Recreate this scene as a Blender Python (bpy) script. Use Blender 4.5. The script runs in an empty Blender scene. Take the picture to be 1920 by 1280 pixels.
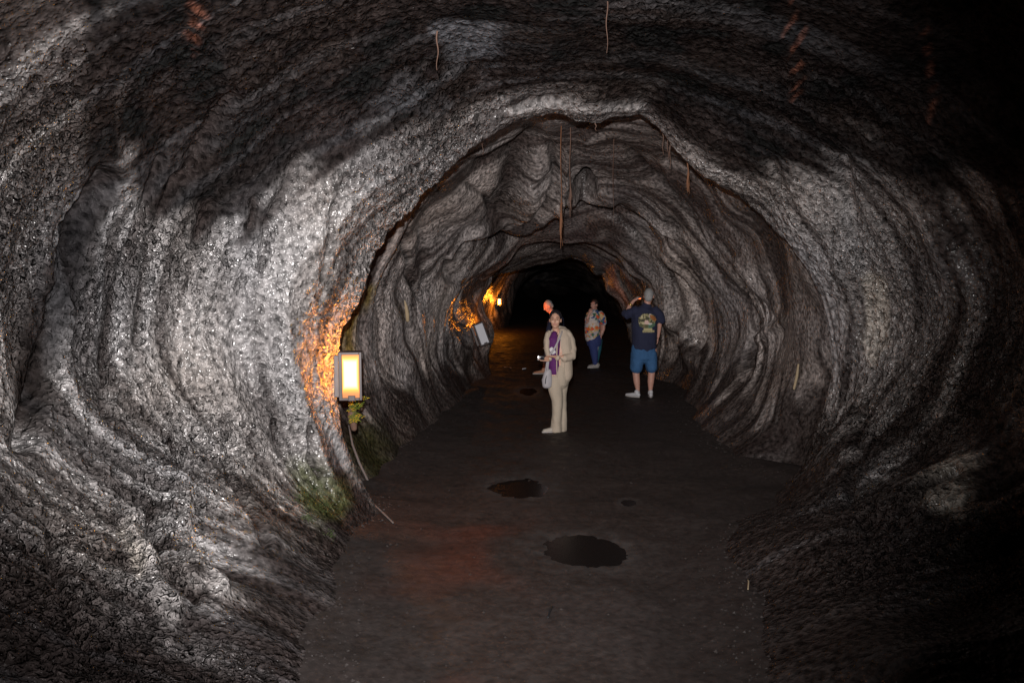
import bpy, bmesh, math, random
import numpy as np
from mathutils import Vector, Matrix
random.seed(7)
rng = np.random.default_rng(7)
scene = bpy.context.scene
COL = scene.collection

# ------------------------------------------------------------------ camera
ALPHA = math.atan(0.1)
CAM_H = 2.4
cam_data = bpy.data.cameras.new('camera')
cam = bpy.data.objects.new('camera', cam_data)
COL.objects.link(cam)
cam.location = (0, 0, CAM_H)
cam.rotation_euler = (math.pi / 2 - ALPHA, 0, 0)
cam_data.lens = 30.0
cam_data.sensor_width = 36.0
cam_data.clip_start = 0.05
cam_data.clip_end = 300
scene.camera = cam

# ------------------------------------------------------------------ world: deep inside a cave, no daylight reaches it
world = bpy.data.worlds.new('World')
scene.world = world
world.use_nodes = True
world.node_tree.nodes['Background'].inputs[0].default_value = (0.01, 0.012, 0.02, 1)
world.node_tree.nodes['Background'].inputs[1].default_value = 0.05

# the camera's flash: the lamp that lights this photograph, just above the lens
FLASH_W = 4400.0
fl = bpy.data.lights.new('camera_flash', 'SPOT')
fl.energy = FLASH_W
fl.color = (1.0, 0.95, 0.93)
fl.spot_size = math.radians(77)
fl.spot_blend = 1.0
fl.shadow_soft_size = 0.03
flash = bpy.data.objects.new('camera_flash', fl)
COL.objects.link(flash)
flash.location = (-0.06, 0.0, CAM_H + 0.27)
_aim = Vector((-0.10, 1.0, -0.105))
flash.rotation_euler = _aim.to_track_quat('-Z', 'Y').to_euler()

scene.view_settings.view_transform = 'Standard'
scene.view_settings.look = 'None'
scene.view_settings.exposure = 0.0
scene.view_settings.gamma = 1.0
scene.view_settings.use_curve_mapping = False
scene.cycles.max_bounces = 3
scene.cycles.diffuse_bounces = 2
scene.cycles.glossy_bounces = 1
scene.cycles.use_denoising = True
scene.cycles.denoiser = "OPENIMAGEDENOISE"
scene.cycles.denoising_input_passes = "RGB_ALBEDO_NORMAL"
scene.cycles.denoising_prefilter = "NONE"
scene.cycles.use_light_tree = True
scene.cycles.sample_clamp_indirect = 2.0
scene.cycles.sample_clamp_direct = 0.0

# ------------------------------------------------------------------ projection helpers
F = 1600.0
ca, sa = math.cos(ALPHA), math.sin(ALPHA)

def at(px, py, d, k=0.0):
    """world point on the plane Y = d + k*x that the photograph shows at pixel (px, py)"""
    u = (px - 960) / F; v = (640 - py) / F
    dy = v * sa + ca
    t = d / (dy - k * u)
    return np.array([t * u, t * dy, CAM_H + t * (v * ca - sa)])

def project(P):
    x = P[..., 0]; y = P[..., 1]; z = P[..., 2] - CAM_H
    dep = y * ca - z * sa
    up = y * sa + z * ca
    dep_s = np.where(dep > 0.2, dep, 0.2)
    px = 960 + F * x / dep_s; py = 640 - F * up / dep_s
    return np.where(dep > 0.2, px, -9999.0), np.where(dep > 0.2, py, -9999.0), dep

# ------------------------------------------------------------------ noise
_perm = np.random.default_rng(11).permutation(256).astype(np.int32)
_perm = np.concatenate([_perm, _perm])
_g = np.random.default_rng(12).normal(size=(256, 3)).astype(np.float32)
_g /= np.linalg.norm(_g, axis=1)[:, None]

def noise(x, y, z):
    x = np.asarray(x, np.float32); y = np.asarray(y, np.float32); z = np.asarray(z, np.float32)
    x, y, z = np.broadcast_arrays(x, y, z)
    xi = np.floor(x).astype(np.int32); yi = np.floor(y).astype(np.int32); zi = np.floor(z).astype(np.int32)
    xf = x - xi; yf = y - yi; zf = z - zi
    u = xf * xf * xf * (xf * (xf * 6 - 15) + 10)
    v = yf * yf * yf * (yf * (yf * 6 - 15) + 10)
    w = zf * zf * zf * (zf * (zf * 6 - 15) + 10)
    xi &= 255; yi &= 255; zi &= 255
    def corner(i, j, k):
        h = _perm[_perm[_perm[(xi + i) & 255] + ((yi + j) & 255)] + ((zi + k) & 255)]
        g = _g[h]
        return g[..., 0] * (xf - i) + g[..., 1] * (yf - j) + g[..., 2] * (zf - k)
    def lerp(a, b, t): return a + t * (b - a)
    r0 = lerp(lerp(corner(0,0,0), corner(1,0,0), u), lerp(corner(0,1,0), corner(1,1,0), u), v)
    r1 = lerp(lerp(corner(0,0,1), corner(1,0,1), u), lerp(corner(0,1,1), corner(1,1,1), u), v)
    return lerp(r0, r1, w) * 1.5

def fbm(x, y, z, octs=3):
    a = 1.0; s = 0; f = 1.0
    for i in range(octs):
        s = s + a * noise(x * f + 17.3 * i, y * f + 5.1 * i, z * f - 9.7 * i); a *= 0.5; f *= 2.03
    return s

def sstep(a, b, x):
    t = np.clip((x - a) / (b - a), 0, 1)
    return t * t * (3 - 2 * t)

# ------------------------------------------------------------------ tags and materials
def tag(o, label=None, category=None, group=None, kind=None):
    if label: o['label'] = label
    if category: o['category'] = category
    if group: o['group'] = group
    if kind: o['kind'] = kind
    return o

def new_mat(name, color=(.5, .5, .5), rough=0.7, metal=0.0, spec=0.5, emit=None, estr=0.0, noise_amt=0.0, nscale=20.0, bump=0.0):
    m = bpy.data.materials.new(name); m.use_nodes = True
    nt = m.node_tree; b = nt.nodes['Principled BSDF']
    b.inputs['Base Color'].default_value = (*color, 1)
    b.inputs['Roughness'].default_value = rough
    b.inputs['Metallic'].default_value = metal
    b.inputs['Specular IOR Level'].default_value = spec
    if emit:
        b.inputs['Emission Color'].default_value = (*emit, 1)
        b.inputs['Emission Strength'].default_value = estr
    if noise_amt or bump:
        tc = nt.nodes.new('ShaderNodeTexCoord')
        n = nt.nodes.new('ShaderNodeTexNoise'); n.inputs['Scale'].default_value = nscale; n.inputs['Detail'].default_value = 5
        nt.links.new(tc.outputs['Object'], n.inputs['Vector'])
        if noise_amt:
            mx = nt.nodes.new('ShaderNodeMix'); mx.data_type = 'RGBA'
            mx.inputs[6].default_value = (*[c * (1 - noise_amt) for c in color], 1)
            mx.inputs[7].default_value = (*[min(1, c * (1 + noise_amt)) for c in color], 1)
            nt.links.new(n.outputs['Fac'], mx.inputs[0]); nt.links.new(mx.outputs[2], b.inputs['Base Color'])
        if bump:
            bp = nt.nodes.new('ShaderNodeBump'); bp.inputs['Strength'].default_value = 1; bp.inputs['Distance'].default_value = bump
            nt.links.new(n.outputs['Fac'], bp.inputs['Height']); nt.links.new(bp.outputs[0], b.inputs['Normal'])
    return m

def rock_material(name, wet_rough=(0.14, 0.38), bump_scale=1.0, grain=.65):
    """wet basalt: colour from the mineral map baked per vertex, grain and glints from bump"""
    m = bpy.data.materials.new(name); m.use_nodes = True
    nt = m.node_tree; N = nt.nodes; L = nt.links
    b = N['Principled BSDF']
    at_ = N.new('ShaderNodeAttribute'); at_.attribute_name = 'mineral'
    tc = N.new('ShaderNodeTexCoord')
    def nz(scale, detail, rough=0.6):
        n = N.new('ShaderNodeTexNoise'); n.inputs['Scale'].default_value = scale
        n.inputs['Detail'].default_value = detail; n.inputs['Roughness'].default_value = rough
        L.new(tc.outputs['Object'], n.inputs['Vector']); return n
    n1 = nz(21, 1.2, .55); n2 = nz(60, 0, .5); n3 = nz(7, 2)
    vor = N.new('ShaderNodeTexVoronoi'); vor.inputs['Scale'].default_value = 27; vor.feature = 'F1'
    # warp the cells so that they read as crusty lumps
    addv = N.new('ShaderNodeVectorMath'); addv.operation = 'MULTIPLY_ADD'
    L.new(n1.outputs['Color'], addv.inputs[0]); addv.inputs[1].default_value = (.12, .12, .12)
    L.new(tc.outputs['Object'], addv.inputs[2]); L.new(addv.outputs[0], vor.inputs['Vector'])
    # colour grain
    mr = N.new('ShaderNodeMapRange'); mr.inputs[1].default_value = .3; mr.inputs[2].default_value = .7
    mr.inputs[3].default_value = 1 - grain; mr.inputs[4].default_value = 1 + grain
    L.new(n1.outputs['Fac'], mr.inputs[0])
    mul = N.new('ShaderNodeVectorMath'); mul.operation = 'SCALE'
    L.new(at_.outputs['Color'], mul.inputs[0]); L.new(mr.outputs[0], mul.inputs['Scale'])
    L.new(mul.outputs[0], b.inputs['Base Color'])
    rr = N.new('ShaderNodeMapRange'); rr.inputs[1].default_value = .35; rr.inputs[2].default_value = .65
    rr.inputs[3].default_value = wet_rough[0]; rr.inputs[4].default_value = wet_rough[1]
    L.new(n3.outputs['Fac'], rr.inputs[0]); L.new(rr.outputs[0], b.inputs['Roughness'])
    ga = N.new('ShaderNodeAttribute'); ga.attribute_name = 'gloss'; L.new(ga.outputs['Fac'], b.inputs['Specular IOR Level'])
    ra = N.new('ShaderNodeAttribute'); ra.attribute_name = 'crust'
    def bump(hsock, dist, prev=None, amt=None):
        bp = N.new('ShaderNodeBump'); bp.inputs['Distance'].default_value = dist
        bp.inputs['Strength'].default_value = 1.0
        if amt is not None: L.new(amt, bp.inputs['Strength'])
        L.new(hsock, bp.inputs['Height'])
        if prev: L.new(prev.outputs[0], bp.inputs['Normal'])
        return bp
    r2 = N.new('ShaderNodeMapRange'); r2.inputs[1].default_value = 0; r2.inputs[2].default_value = .8; r2.inputs[3].default_value = .35; r2.inputs[4].default_value = 1
    L.new(ra.outputs['Fac'], r2.inputs[0])
    b1 = bump(vor.outputs['Distance'], .085 * bump_scale, None, ra.outputs['Fac'])
    b2 = bump(n1.outputs['Fac'], .06 * bump_scale, b1, r2.outputs[0])
    b3 = bump(n2.outputs['Fac'], .006 * bump_scale, b2)
    L.new(b3.outputs[0], b.inputs['Normal'])
    return m

# ------------------------------------------------------------------ grid mesh from numpy
def grid_mesh(name, P, closed_u, mat, attrs_col=None, attrs_f=None, flip=False):
    R, Tn = P.shape[:2]
    me = bpy.data.meshes.new(name)
    i = np.arange(R - 1)[:, None]
    j = np.arange(Tn if closed_u else Tn - 1)[None, :]
    j2 = (j + 1) % Tn
    a = i * Tn + j; b = i * Tn + j2; c = (i + 1) * Tn + j2; d = (i + 1) * Tn + j
    q = np.stack(np.broadcast_arrays(a, b, c, d), -1).reshape(-1, 4)
    if flip: q = q[:, ::-1]
    nq = len(q)
    me.vertices.add(R * Tn)
    me.vertices.foreach_set('co', P.reshape(-1).astype(np.float32))
    me.loops.add(nq * 4); me.loops.foreach_set('vertex_index', q.reshape(-1).astype(np.int32))
    me.polygons.add(nq); me.polygons.foreach_set('loop_start', (np.arange(nq) * 4).astype(np.int32))
    me.polygons.foreach_set('use_smooth', np.ones(nq, bool))
    me.update(calc_edges=True)
    if attrs_col is not None:
        at_ = me.attributes.new('mineral', 'FLOAT_COLOR', 'POINT')
        cc = np.concatenate([attrs_col.reshape(-1, 3), np.ones((R * Tn, 1))], 1).astype(np.float32)
        at_.data.foreach_set('color', cc.reshape(-1))
    if attrs_f is not None:
        for kname, v in attrs_f.items():
            at_ = me.attributes.new(kname, 'FLOAT', 'POINT')
            at_.data.foreach_set('value', v.reshape(-1).astype(np.float32))
    me.materials.append(mat)
    o = bpy.data.objects.new(name, me); COL.objects.link(o)
    return o

# ------------------------------------------------------------------ the lava tube
NT = 960
theta = np.linspace(-math.pi, math.pi, NT, endpoint=False)   # 0 = up, +pi/2 = right, +-pi = straight down
# fewer columns under the floor
_w = theta / math.pi
theta = math.pi * (_w * (1 - 0.10) + 0.10 * _w ** 5)
theta = theta * 1.0

def centre(d):
    """axis of the tube"""
    t = min(max(d, 0), 30)
    return 0.2 + 0.055 * t, 1.95 - 0.047 * t

def ring(pts, d, sig=6, foot=True, c=None):
    """pts: world (x,z) from the left foot over the crown to the right foot"""
    cx, cz = c if c else centre(d)
    pts = [tuple(p) for p in pts]
    if foot:
        (xl, zl), (xr, zr) = pts[0], pts[-1]
        pts = [(xl + .30, -.30), ] + pts + [(xr - .30, -.30)]
        pts = [(cx, -.75)] + pts
    a = np.array([math.atan2(p[0] - cx, p[1] - cz) for p in pts])
    r = np.array([math.hypot(p[0] - cx, p[1] - cz) for p in pts])
    o = np.argsort(a); a = a[o]; r = r[o]
    aa = np.concatenate([a - 2 * math.pi, a, a + 2 * math.pi]); rr = np.concatenate([r, r, r])
    dense = np.linspace(-math.pi, math.pi, 1440, endpoint=False)
    v = np.interp(dense, aa, rr)
    if sig:
        n = int(sig * 4); kx = np.arange(-n, n + 1); g = np.exp(-.5 * (kx / sig) ** 2); g /= g.sum()
        v = np.convolve(np.concatenate([v[-n:], v, v[:n]]), g, 'valid')
    dd = np.concatenate([dense, [math.pi]]); vv = np.concatenate([v, v[:1]])
    return np.interp(theta, dd, vv), cx, cz

def prof(d, pts, k=0.0, sig=16, rows=20):
    r, cx, cz = ring(pts, d, sig)
    return (r, cx, cz, d, k, rows)

def prof_px(d, pts, k=0.0, sig=8, rows=20, grow=0.0, oneside=False, crown=False):
    w = [at(px, py, d, k) for px, py in pts]
    r, cx, cz = ring([(p[0], p[2]) for p in w], d, sig)
    g = grow * (1 - .92 * sstep(.85, 1.25, theta) * sstep(3.0, 2.6, theta)) if oneside else grow
    if crown: g = grow * sstep(-1.0, -.35, theta) * sstep(2.1, 1.6, theta)
    return (r + g, cx, cz, d, k, rows)

def circ(d, rad, rows):
    cx, cz = centre(d)
    return (np.full(NT, rad), cx, cz, d, 0.0, rows)

RIM = [(735,990),(700,935),(655,860),(640,780),(630,700),(640,610),(672,566),(686,540),(692,490),(722,440),(770,398),(800,352),(830,322),(900,262),(960,228),(1020,211),(1050,213),(1075,224),(1105,233),(1128,232),(1150,220),(1175,222),(1200,217),(1240,248),(1262,275),(1280,290),(1320,326),(1350,345),(1400,380),(1450,432),(1500,485),(1535,545),(1560,620),(1572,700),(1550,790),(1500,880),(1430,940),(1395,965)]
KR = 0.25
SECT = [
 circ(-6.6, .25, 8),
 circ(-6.2, 2.6, 16),
 prof(-2, [(-1.7,0),(-3.0,.6),(-3.6,1.6),(-3.4,3.0),(-2.1,4.1),(.2,4.5),(2.4,4.3),(3.8,3.4),(4.3,2.0),(3.9,.8),(2.2,0)], rows=16),
 prof(1.5, [(-1.6,0),(-3.0,.6),(-3.7,1.6),(-3.5,3.0),(-2.1,4.1),(.2,4.5),(2.4,4.3),(3.8,3.4),(4.4,2.0),(4.0,.8),(2.1,0)], rows=36),
 prof(3.2, [(-1.1,0),(-1.55,.25),(-2.3,.50),(-3.0,.8),(-3.6,1.6),(-3.4,3.0),(-2.1,4.0),(.2,4.35),(2.4,4.2),(3.8,3.4),(4.5,2.0),(4.0,1.0),(3.0,.62),(2.1,.34),(1.5,0)], rows=90),
 prof(4.6, [(-1.0,0),(-1.45,.27),(-2.1,.52),(-2.8,.88),(-3.45,1.6),(-3.2,2.95),(-2.0,3.85),(.2,4.25),(2.4,4.05),(3.7,3.3),(4.35,2),(3.8,.95),(2.9,.60),(2.0,.34),(1.35,0)], rows=150),
 prof(5.9, [(-1.15,0),(-1.55,.28),(-2.1,.58),(-2.7,.92),(-3.15,1.6),(-2.95,2.8),(-1.8,3.7),(.3,4.12),(2.2,3.95),(3.4,3.2),(4.05,2.0),(3.5,.9),(2.8,.60),(2.1,.34),(1.55,0)], rows=150),
 prof(7.1, [(-1.3,0),(-1.85,.5),(-2.35,1.6),(-2.25,2.6),(-1.35,3.42),(.3,3.98),(1.95,3.75),(3.1,3.0),(3.75,1.9),(3.1,.8),(1.95,0)], k=.12, rows=110),
 prof_px(7.8, RIM, KR, 5, 50, grow=.13, oneside=True),
 prof_px(8.0, RIM, KR, 1.2, 16),
 prof_px(8.12, RIM, KR, 1.5, 10, grow=.16, oneside=True),
 prof_px(8.5, RIM, KR, 10, 26, grow=.42, oneside=True),
 prof_px(9.4, [(700,880),(640,790),(620,680),(635,590),(655,500),(700,420),(770,350),(840,285),(940,215),(1040,190),(1140,205),(1220,205),(1300,265),(1400,350),(1462,430),(1492,520),(1502,610),(1490,700),(1430,790),(1375,850),(1340,880)], .2, 14, 90),
 prof_px(11.2, [(790,825),(745,760),(712,680),(712,590),(735,500),(785,430),(845,360),(930,290),(1040,258),(1150,272),(1240,310),(1330,390),(1400,480),(1436,560),(1440,640),(1400,710),(1345,770),(1310,820)], .15, 12, 95),
 prof_px(14, [(862,752),(838,710),(828,650),(838,570),(868,500),(905,455),(960,420),(1020,402),(1060,385),(1110,378),(1165,395),(1215,430),(1265,490),(1312,570),(1322,640),(1308,700),(1290,742)], .1, 4, 14),
 prof_px(14.35, [(862,752),(838,710),(828,650),(838,570),(868,500),(905,455),(960,420),(1020,402),(1060,385),(1110,378),(1165,395),(1215,430),(1265,490),(1312,570),(1322,640),(1308,700),(1290,742)], .1, 6, 76, grow=.30, crown=True),
 prof_px(17, [(925,694),(921,660),(925,625),(924,602),(914,585),(910,560),(940,508),(1000,468),(1060,452),(1130,468),(1180,515),(1215,580),(1232,640),(1215,700)], 0, 5, 14),
 prof_px(17.5, [(925,694),(921,660),(925,625),(924,602),(914,585),(910,560),(940,508),(1000,468),(1060,452),(1130,468),(1180,515),(1215,580),(1232,640),(1215,700)], 0, 6, 44, grow=.25),
 prof_px(21, [(890,663),(872,620),(885,560),(925,522),(950,508),(975,500),(1010,490),(1040,487),(1080,492),(1100,503),(1130,512),(1145,540),(1172,590),(1185,640),(1178,662)], 0, 2, 8),
 prof_px(21.3, [(890,663),(872,620),(885,560),(925,520),(975,500),(1040,488),(1100,503),(1145,540),(1172,590),(1185,640),(1178,662)], 0, 6, 28, grow=.9, crown=True),
 prof_px(26, [(912,628),(903,595),(912,562),(932,530),(965,480),(1040,450),(1120,455),(1190,510),(1220,580),(1210,628)], 0, 8, 34),
 prof_px(29, [(955,612),(960,588),(962,556),(972,520),(1000,480),(1060,460),(1130,480),(1180,560),(1180,612)], 0, 8, 18),
 prof_px(38, [(960,581),(962,560),(985,525),(1040,505),(1100,525),(1130,565),(1130,581)], 0, 8, 8),
 prof_px(60, [(1020,544),(1020,530),(1030,520),(1040,515),(1060,520),(1070,535),(1070,544)], 0, 8, 8),
 circ(62, .2, 1),
]
def pchip(xs, Y, xq):
    """monotone cubic along axis 0"""
    h = np.diff(xs)[:, None]; dl = np.diff(Y, axis=0) / h
    m = np.zeros_like(Y)
    w1 = 2 * h[1:] + h[:-1]; w2 = h[1:] + 2 * h[:-1]
    same = dl[:-1] * dl[1:] > 0
    with np.errstate(all='ignore'):
        hm = (w1 + w2) / (w1 / dl[:-1] + w2 / dl[1:])
    m[1:-1] = np.where(same, hm, 0); m[0] = dl[0]; m[-1] = dl[-1]
    k = np.clip(np.searchsorted(xs, xq, 'right') - 1, 0, len(xs) - 2)
    t = ((xq - xs[k]) / (xs[k + 1] - xs[k]))[:, None]; hh = (xs[k + 1] - xs[k])[:, None]
    return (Y[k] * (2*t**3 - 3*t**2 + 1) + Y[k+1] * (-2*t**3 + 3*t**2) + m[k] * hh * (t**3 - 2*t**2 + t) + m[k+1] * hh * (t**3 - t**2))

D = np.array([s[3] for s in SECT])
Rm = np.stack([s[0] for s in SECT]); CX = np.array([s[1] for s in SECT]); CZ = np.array([s[2] for s in SECT]); KK = np.array([s[4] for s in SECT])
dq = []
for a_, b_ in zip(SECT[:-1], SECT[1:]):
    dq.append(np.linspace(a_[3], b_[3], a_[5], endpoint=False))
dq = np.concatenate(dq + [np.array([SECT[-1][3]])])
Y4 = pchip(D, np.concatenate([Rm, CX[:, None], CZ[:, None], KK[:, None]], 1), dq)
Rr = Y4[:, :NT]; cx = Y4[:, NT:NT+1]; cz = Y4[:, NT+1:NT+2]; kk = Y4[:, NT+2:NT+3]
X = cx + Rr * np.sin(theta)[None]; Z = cz + Rr * np.cos(theta)[None]
Yy = dq[:, None] + kk * X
P0 = np.stack([X, Yy, Z], -1)

def grid_normals(P):
    du = np.roll(P, -1, 1) - np.roll(P, 1, 1)
    dv = np.gradient(P, axis=0)
    n = np.cross(du, dv)
    n /= np.linalg.norm(n, axis=-1, keepdims=True) + 1e-9
    return n
Nrm = grid_normals(P0)
# orientation: inward
inw = np.stack([cx - X, np.zeros_like(X), cz - Z], -1)
midr = len(dq) // 3
if (Nrm[midr] * inw[midr]).sum() < 0: Nrm = -Nrm
U = theta[None] * 2.3 + 0 * X
step = np.sqrt((np.diff(P0, axis=0) ** 2).sum(-1))
Lc = np.concatenate([np.zeros((1, NT)), np.cumsum(step, 0)], 0)
Lc = Lc.mean(1, keepdims=True) * .5 + Lc * .5
x, y, z = P0[..., 0], P0[..., 1], P0[..., 2]
px0, py0, dep0 = project(P0)

# --- large and middling relief
warp = noise(x * .5, y * .5, z * .5)
warp2 = noise(x * 1.3 + 9, y * 1.3, z * 1.3)
disp = .13 * warp + .07 * noise(x * 1.5 + 3, y * 1.5, z * 1.5)
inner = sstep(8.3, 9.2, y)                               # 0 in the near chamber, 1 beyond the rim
# flow lines: ridges that run round the tube as hoops
wbig = noise(x * .55 + 40, y * .40, z * .55)
Lw = Lc + .30 * warp + .10 * warp2 + inner * (.85 * wbig + .18 * warp2 + .20 * U)
h1 = noise(Lw * 1.9, U * .33, 3.1)
h2 = noise(Lw * 4.2, U * .45, 7.7)
h3 = noise(Lw * 10., U * .9, 1.7)
h4 = noise(Lw * 22., U * 1.6, 21.7)
ridge = 1 - np.abs(h2) * 2.2
low = sstep(3.4, 2.4, z)
footfade = sstep(-.15, .75, z)
hA = noise(Lw * 1.15 + .5 * warp2, U * .55, 91.)
amod = .35 + 1.1 * sstep(-.25, .45, noise(x * .7 + 60, y * .7, z * .7))
disp += (1 - inner) * (.10 * h1 + .065 * amod * h2 + .024 * h3 + .007 * h4) * (.22 + .78 * low) * footfade
hB = noise(Lw * 3.0 + warp2, U * .9, 33.)
disp += inner * (.17 * hA + .05 * h1 + .055 * amod * (np.abs(hB) - .25) + .010 * amod * h3 + .004 * h4) * footfade * sstep(45, 12, y)
# crusty lumps
cmask = np.clip(.65 + .9 * noise(x * .8 + 30, y * .8, z * .8) - .62 * inner, .10, 1.2)
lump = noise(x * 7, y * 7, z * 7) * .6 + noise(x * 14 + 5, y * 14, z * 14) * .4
lump2 = noise(x * 27, y * 27, z * 27 + 8)
bil = np.abs(noise(x * 6.5 + warp2, y * 9, z * 6.5)); bil2 = np.abs(noise(x * 15 + 3 * warp2, y * 20, z * 13))
disp += cmask * (.012 * lump + .045 * (bil - .25) + .030 * (bil2 - .25) + .008 * lump2) * (.3 + .7 * footfade)
disp *= sstep(-6.4, -4, y) * (1 - .35 * sstep(18, 26, y))
# keep the rim contour where it is
rimd = np.abs(y - KR * x - 8.02)
disp -= sstep(.7, 0, rimd) * (.13 * warp + .07 * noise(x * 1.5 + 3, y * 1.5, z * 1.5) + .07 * h1) * (1 - .0)

# --- colour of the rock: pale mineral crust, brown-black coat, rust and algae stains, plus painted light and shade
def pdist(poly, closed=False):
    """signed-ish pixel distance of every base vertex to a polyline drawn on the wall"""
    best = np.full(px0.shape, 1e9)
    pts = poly + ([poly[0]] if closed else [])
    for (ax, ay), (bx, by) in zip(pts[:-1], pts[1:]):
        vx, vy = bx - ax, by - ay
        t = np.clip(((px0 - ax) * vx + (py0 - ay) * vy) / (vx * vx + vy * vy + 1e-9), 0, 1)
        best = np.minimum(best, (px0 - ax - t * vx) ** 2 + (py0 - ay - t * vy) ** 2)
    return np.sqrt(best)

def inside(poly):
    c = np.zeros(px0.shape, bool)
    n = len(poly)
    for i in range(n):
        ax, ay = poly[i]; bx, by = poly[(i + 1) % n]
        if ay == by: continue
        cond = ((ay > py0) != (by > py0)) & (px0 < (bx - ax) * (py0 - ay) / (by - ay) + ax)
        c ^= cond
    return c

def region(poly, soft, wob):
    """soft membership of a patch with a ragged edge"""
    dd = pdist(poly, True) * np.where(inside(poly), 1, -1)
    return sstep(-soft, soft, dd + wob)

near = (y - KR * x < 8.06) & (y > .5)
far = ~near & (y > 8.2)
stre = noise(Lw * 5.5, U * .5, 55.) + .5 * noise(Lw * 13, U * .9, 60.)
blot = fbm(x * 2.2, y * 2.2, z * 2.2, 3)
fing = 55 * noise(Lw * 3.2, U * .25, 80.) + 30 * blot

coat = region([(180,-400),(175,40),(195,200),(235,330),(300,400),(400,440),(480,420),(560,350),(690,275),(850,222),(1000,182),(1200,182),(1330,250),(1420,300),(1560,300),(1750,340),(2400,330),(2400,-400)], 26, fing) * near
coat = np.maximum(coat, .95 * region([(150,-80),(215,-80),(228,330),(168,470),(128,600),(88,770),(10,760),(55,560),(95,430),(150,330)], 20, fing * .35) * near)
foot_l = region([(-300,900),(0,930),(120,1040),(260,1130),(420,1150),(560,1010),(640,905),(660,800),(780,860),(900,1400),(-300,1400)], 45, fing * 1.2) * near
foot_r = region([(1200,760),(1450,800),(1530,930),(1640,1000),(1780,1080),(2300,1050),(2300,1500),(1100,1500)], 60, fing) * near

pale = np.array([.235, .222, .218]); mid = np.array([.12, .108, .104]); dark = np.array([.022, .017, .016])
def mixc(a, b, t): return a * (1 - t[..., None]) + b * t[..., None]
t_pale = np.clip(.62 + .55 * stre + .35 * blot, 0, 1)
colr = mixc(np.broadcast_to(mid, P0.shape), pale, t_pale * (1 - .25 * inner))
lefty = sstep(420, 120, px0) * near
t_dark = sstep(.02, .42, -stre * .8 - .45 * h2 + .12 - .14 * low * (1 - inner) * (1 - lefty) + .26 * lefty) * .92
colr = mixc(colr, dark, t_dark * (.75 + .15 * inner))
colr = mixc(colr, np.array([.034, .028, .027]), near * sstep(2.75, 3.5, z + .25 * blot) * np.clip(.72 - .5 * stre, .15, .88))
# right-hand wall of the near chamber darkens outward, the flash's falloff painted in
rightw = near * sstep(1540, 1820, px0) + 0.0
colr = mixc(colr, dark * 1.5, rightw * np.clip(.74 - .6 * stre - .3 * blot, 0, .92))
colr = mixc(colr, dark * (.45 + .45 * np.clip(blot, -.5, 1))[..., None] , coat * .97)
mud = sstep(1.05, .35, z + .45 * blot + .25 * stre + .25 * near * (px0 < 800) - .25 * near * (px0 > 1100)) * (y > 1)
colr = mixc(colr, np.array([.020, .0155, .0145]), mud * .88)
corner = region([(-300,1010),(60,1040),(230,1180),(420,1260),(500,1400),(-300,1400)], 60, fing) * near  # falloff of light at the lower left, painted as a dark patch
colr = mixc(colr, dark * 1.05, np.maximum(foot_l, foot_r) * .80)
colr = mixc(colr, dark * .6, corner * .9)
# ceiling beyond the rim: brown coat near the crown
crown = np.clip(sstep(.95, .2, np.abs(theta[None] - .05) + 0 * X + .35 * blot), 0, 1) * far
colr = mixc(colr, np.array([.055, .042, .042]), crown * .55 * sstep(12, 16, y))
band = region([(1500,330),(1600,290),(1700,400),(1690,640),(1640,830),(1560,780),(1560,600),(1480,480)], 45, fing) * near
colr = mixc(colr, pale, np.clip(band * (.25 + .9 * stre), 0, .8))
cd = region([(980,238),(1240,235),(1350,350),(1440,480),(1390,500),(1300,420),(1210,370),(1150,420),(1110,290),(1000,270)], 20, fing * .5) * far
colr = mixc(colr, np.array([.040, .031, .029]), np.clip(cd * (.75 - .5 * stre), 0, .9))
cp_ = (region([(1235,420),(1290,440),(1335,560),(1300,610),(1255,520)], 18, fing * .5) + region([(1425,540),(1468,640),(1405,705),(1400,620)], 16, fing * .5) + region([(700,480),(790,430),(840,560),(830,650),(740,680),(700,600)], 30, fing)) * far
colr = mixc(colr, pale * 1.15, np.clip(cp_ * (.35 + .8 * stre), 0, .85))
# rust streaks
rust = sstep(-.1, .25, noise(theta[None] * 60 + 0 * X, Lc * .7, 5.)) * (region([(350,-60),(385,-60),(380,60),(365,100),(350,70)], 10, 14 * stre) + region([(1480,-20),(1500,40),(1515,120),(1500,175),(1488,180),(1480,90)], 9, 14 * stre) + region([(1720,60),(1735,60),(1745,200),(1735,240)], 8, 12 * stre))
colr = mixc(colr, np.array([.11, .045, .030]), np.clip(rust, 0, 1) * near * .85)
# algae under the near lamp, and an olive tone in the recess beside it
alg = region([(560,890),(600,880),(640,900),(650,950),(600,985),(560,950)], 24, 30 * blot) * near
alg2 = region([(660,790),(700,800),(770,880),(720,930),(670,880),(650,830)], 26, 25 * blot) * (y > 7.5)
olive_tone = region([(650,590),(690,540),(665,640),(650,700),(636,700)], 14, 12 * blot) * (y > 8.0)
colr = mixc(colr, np.array([.040, .052, .012]), np.clip(alg, 0, 1) * .6)
colr = mixc(colr, np.array([.026, .028, .010]), np.clip(alg2, 0, 1) * .8)
colr = mixc(colr, np.array([.16, .12, .02]), np.clip(olive_tone, 0, 1) * .8)
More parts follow.
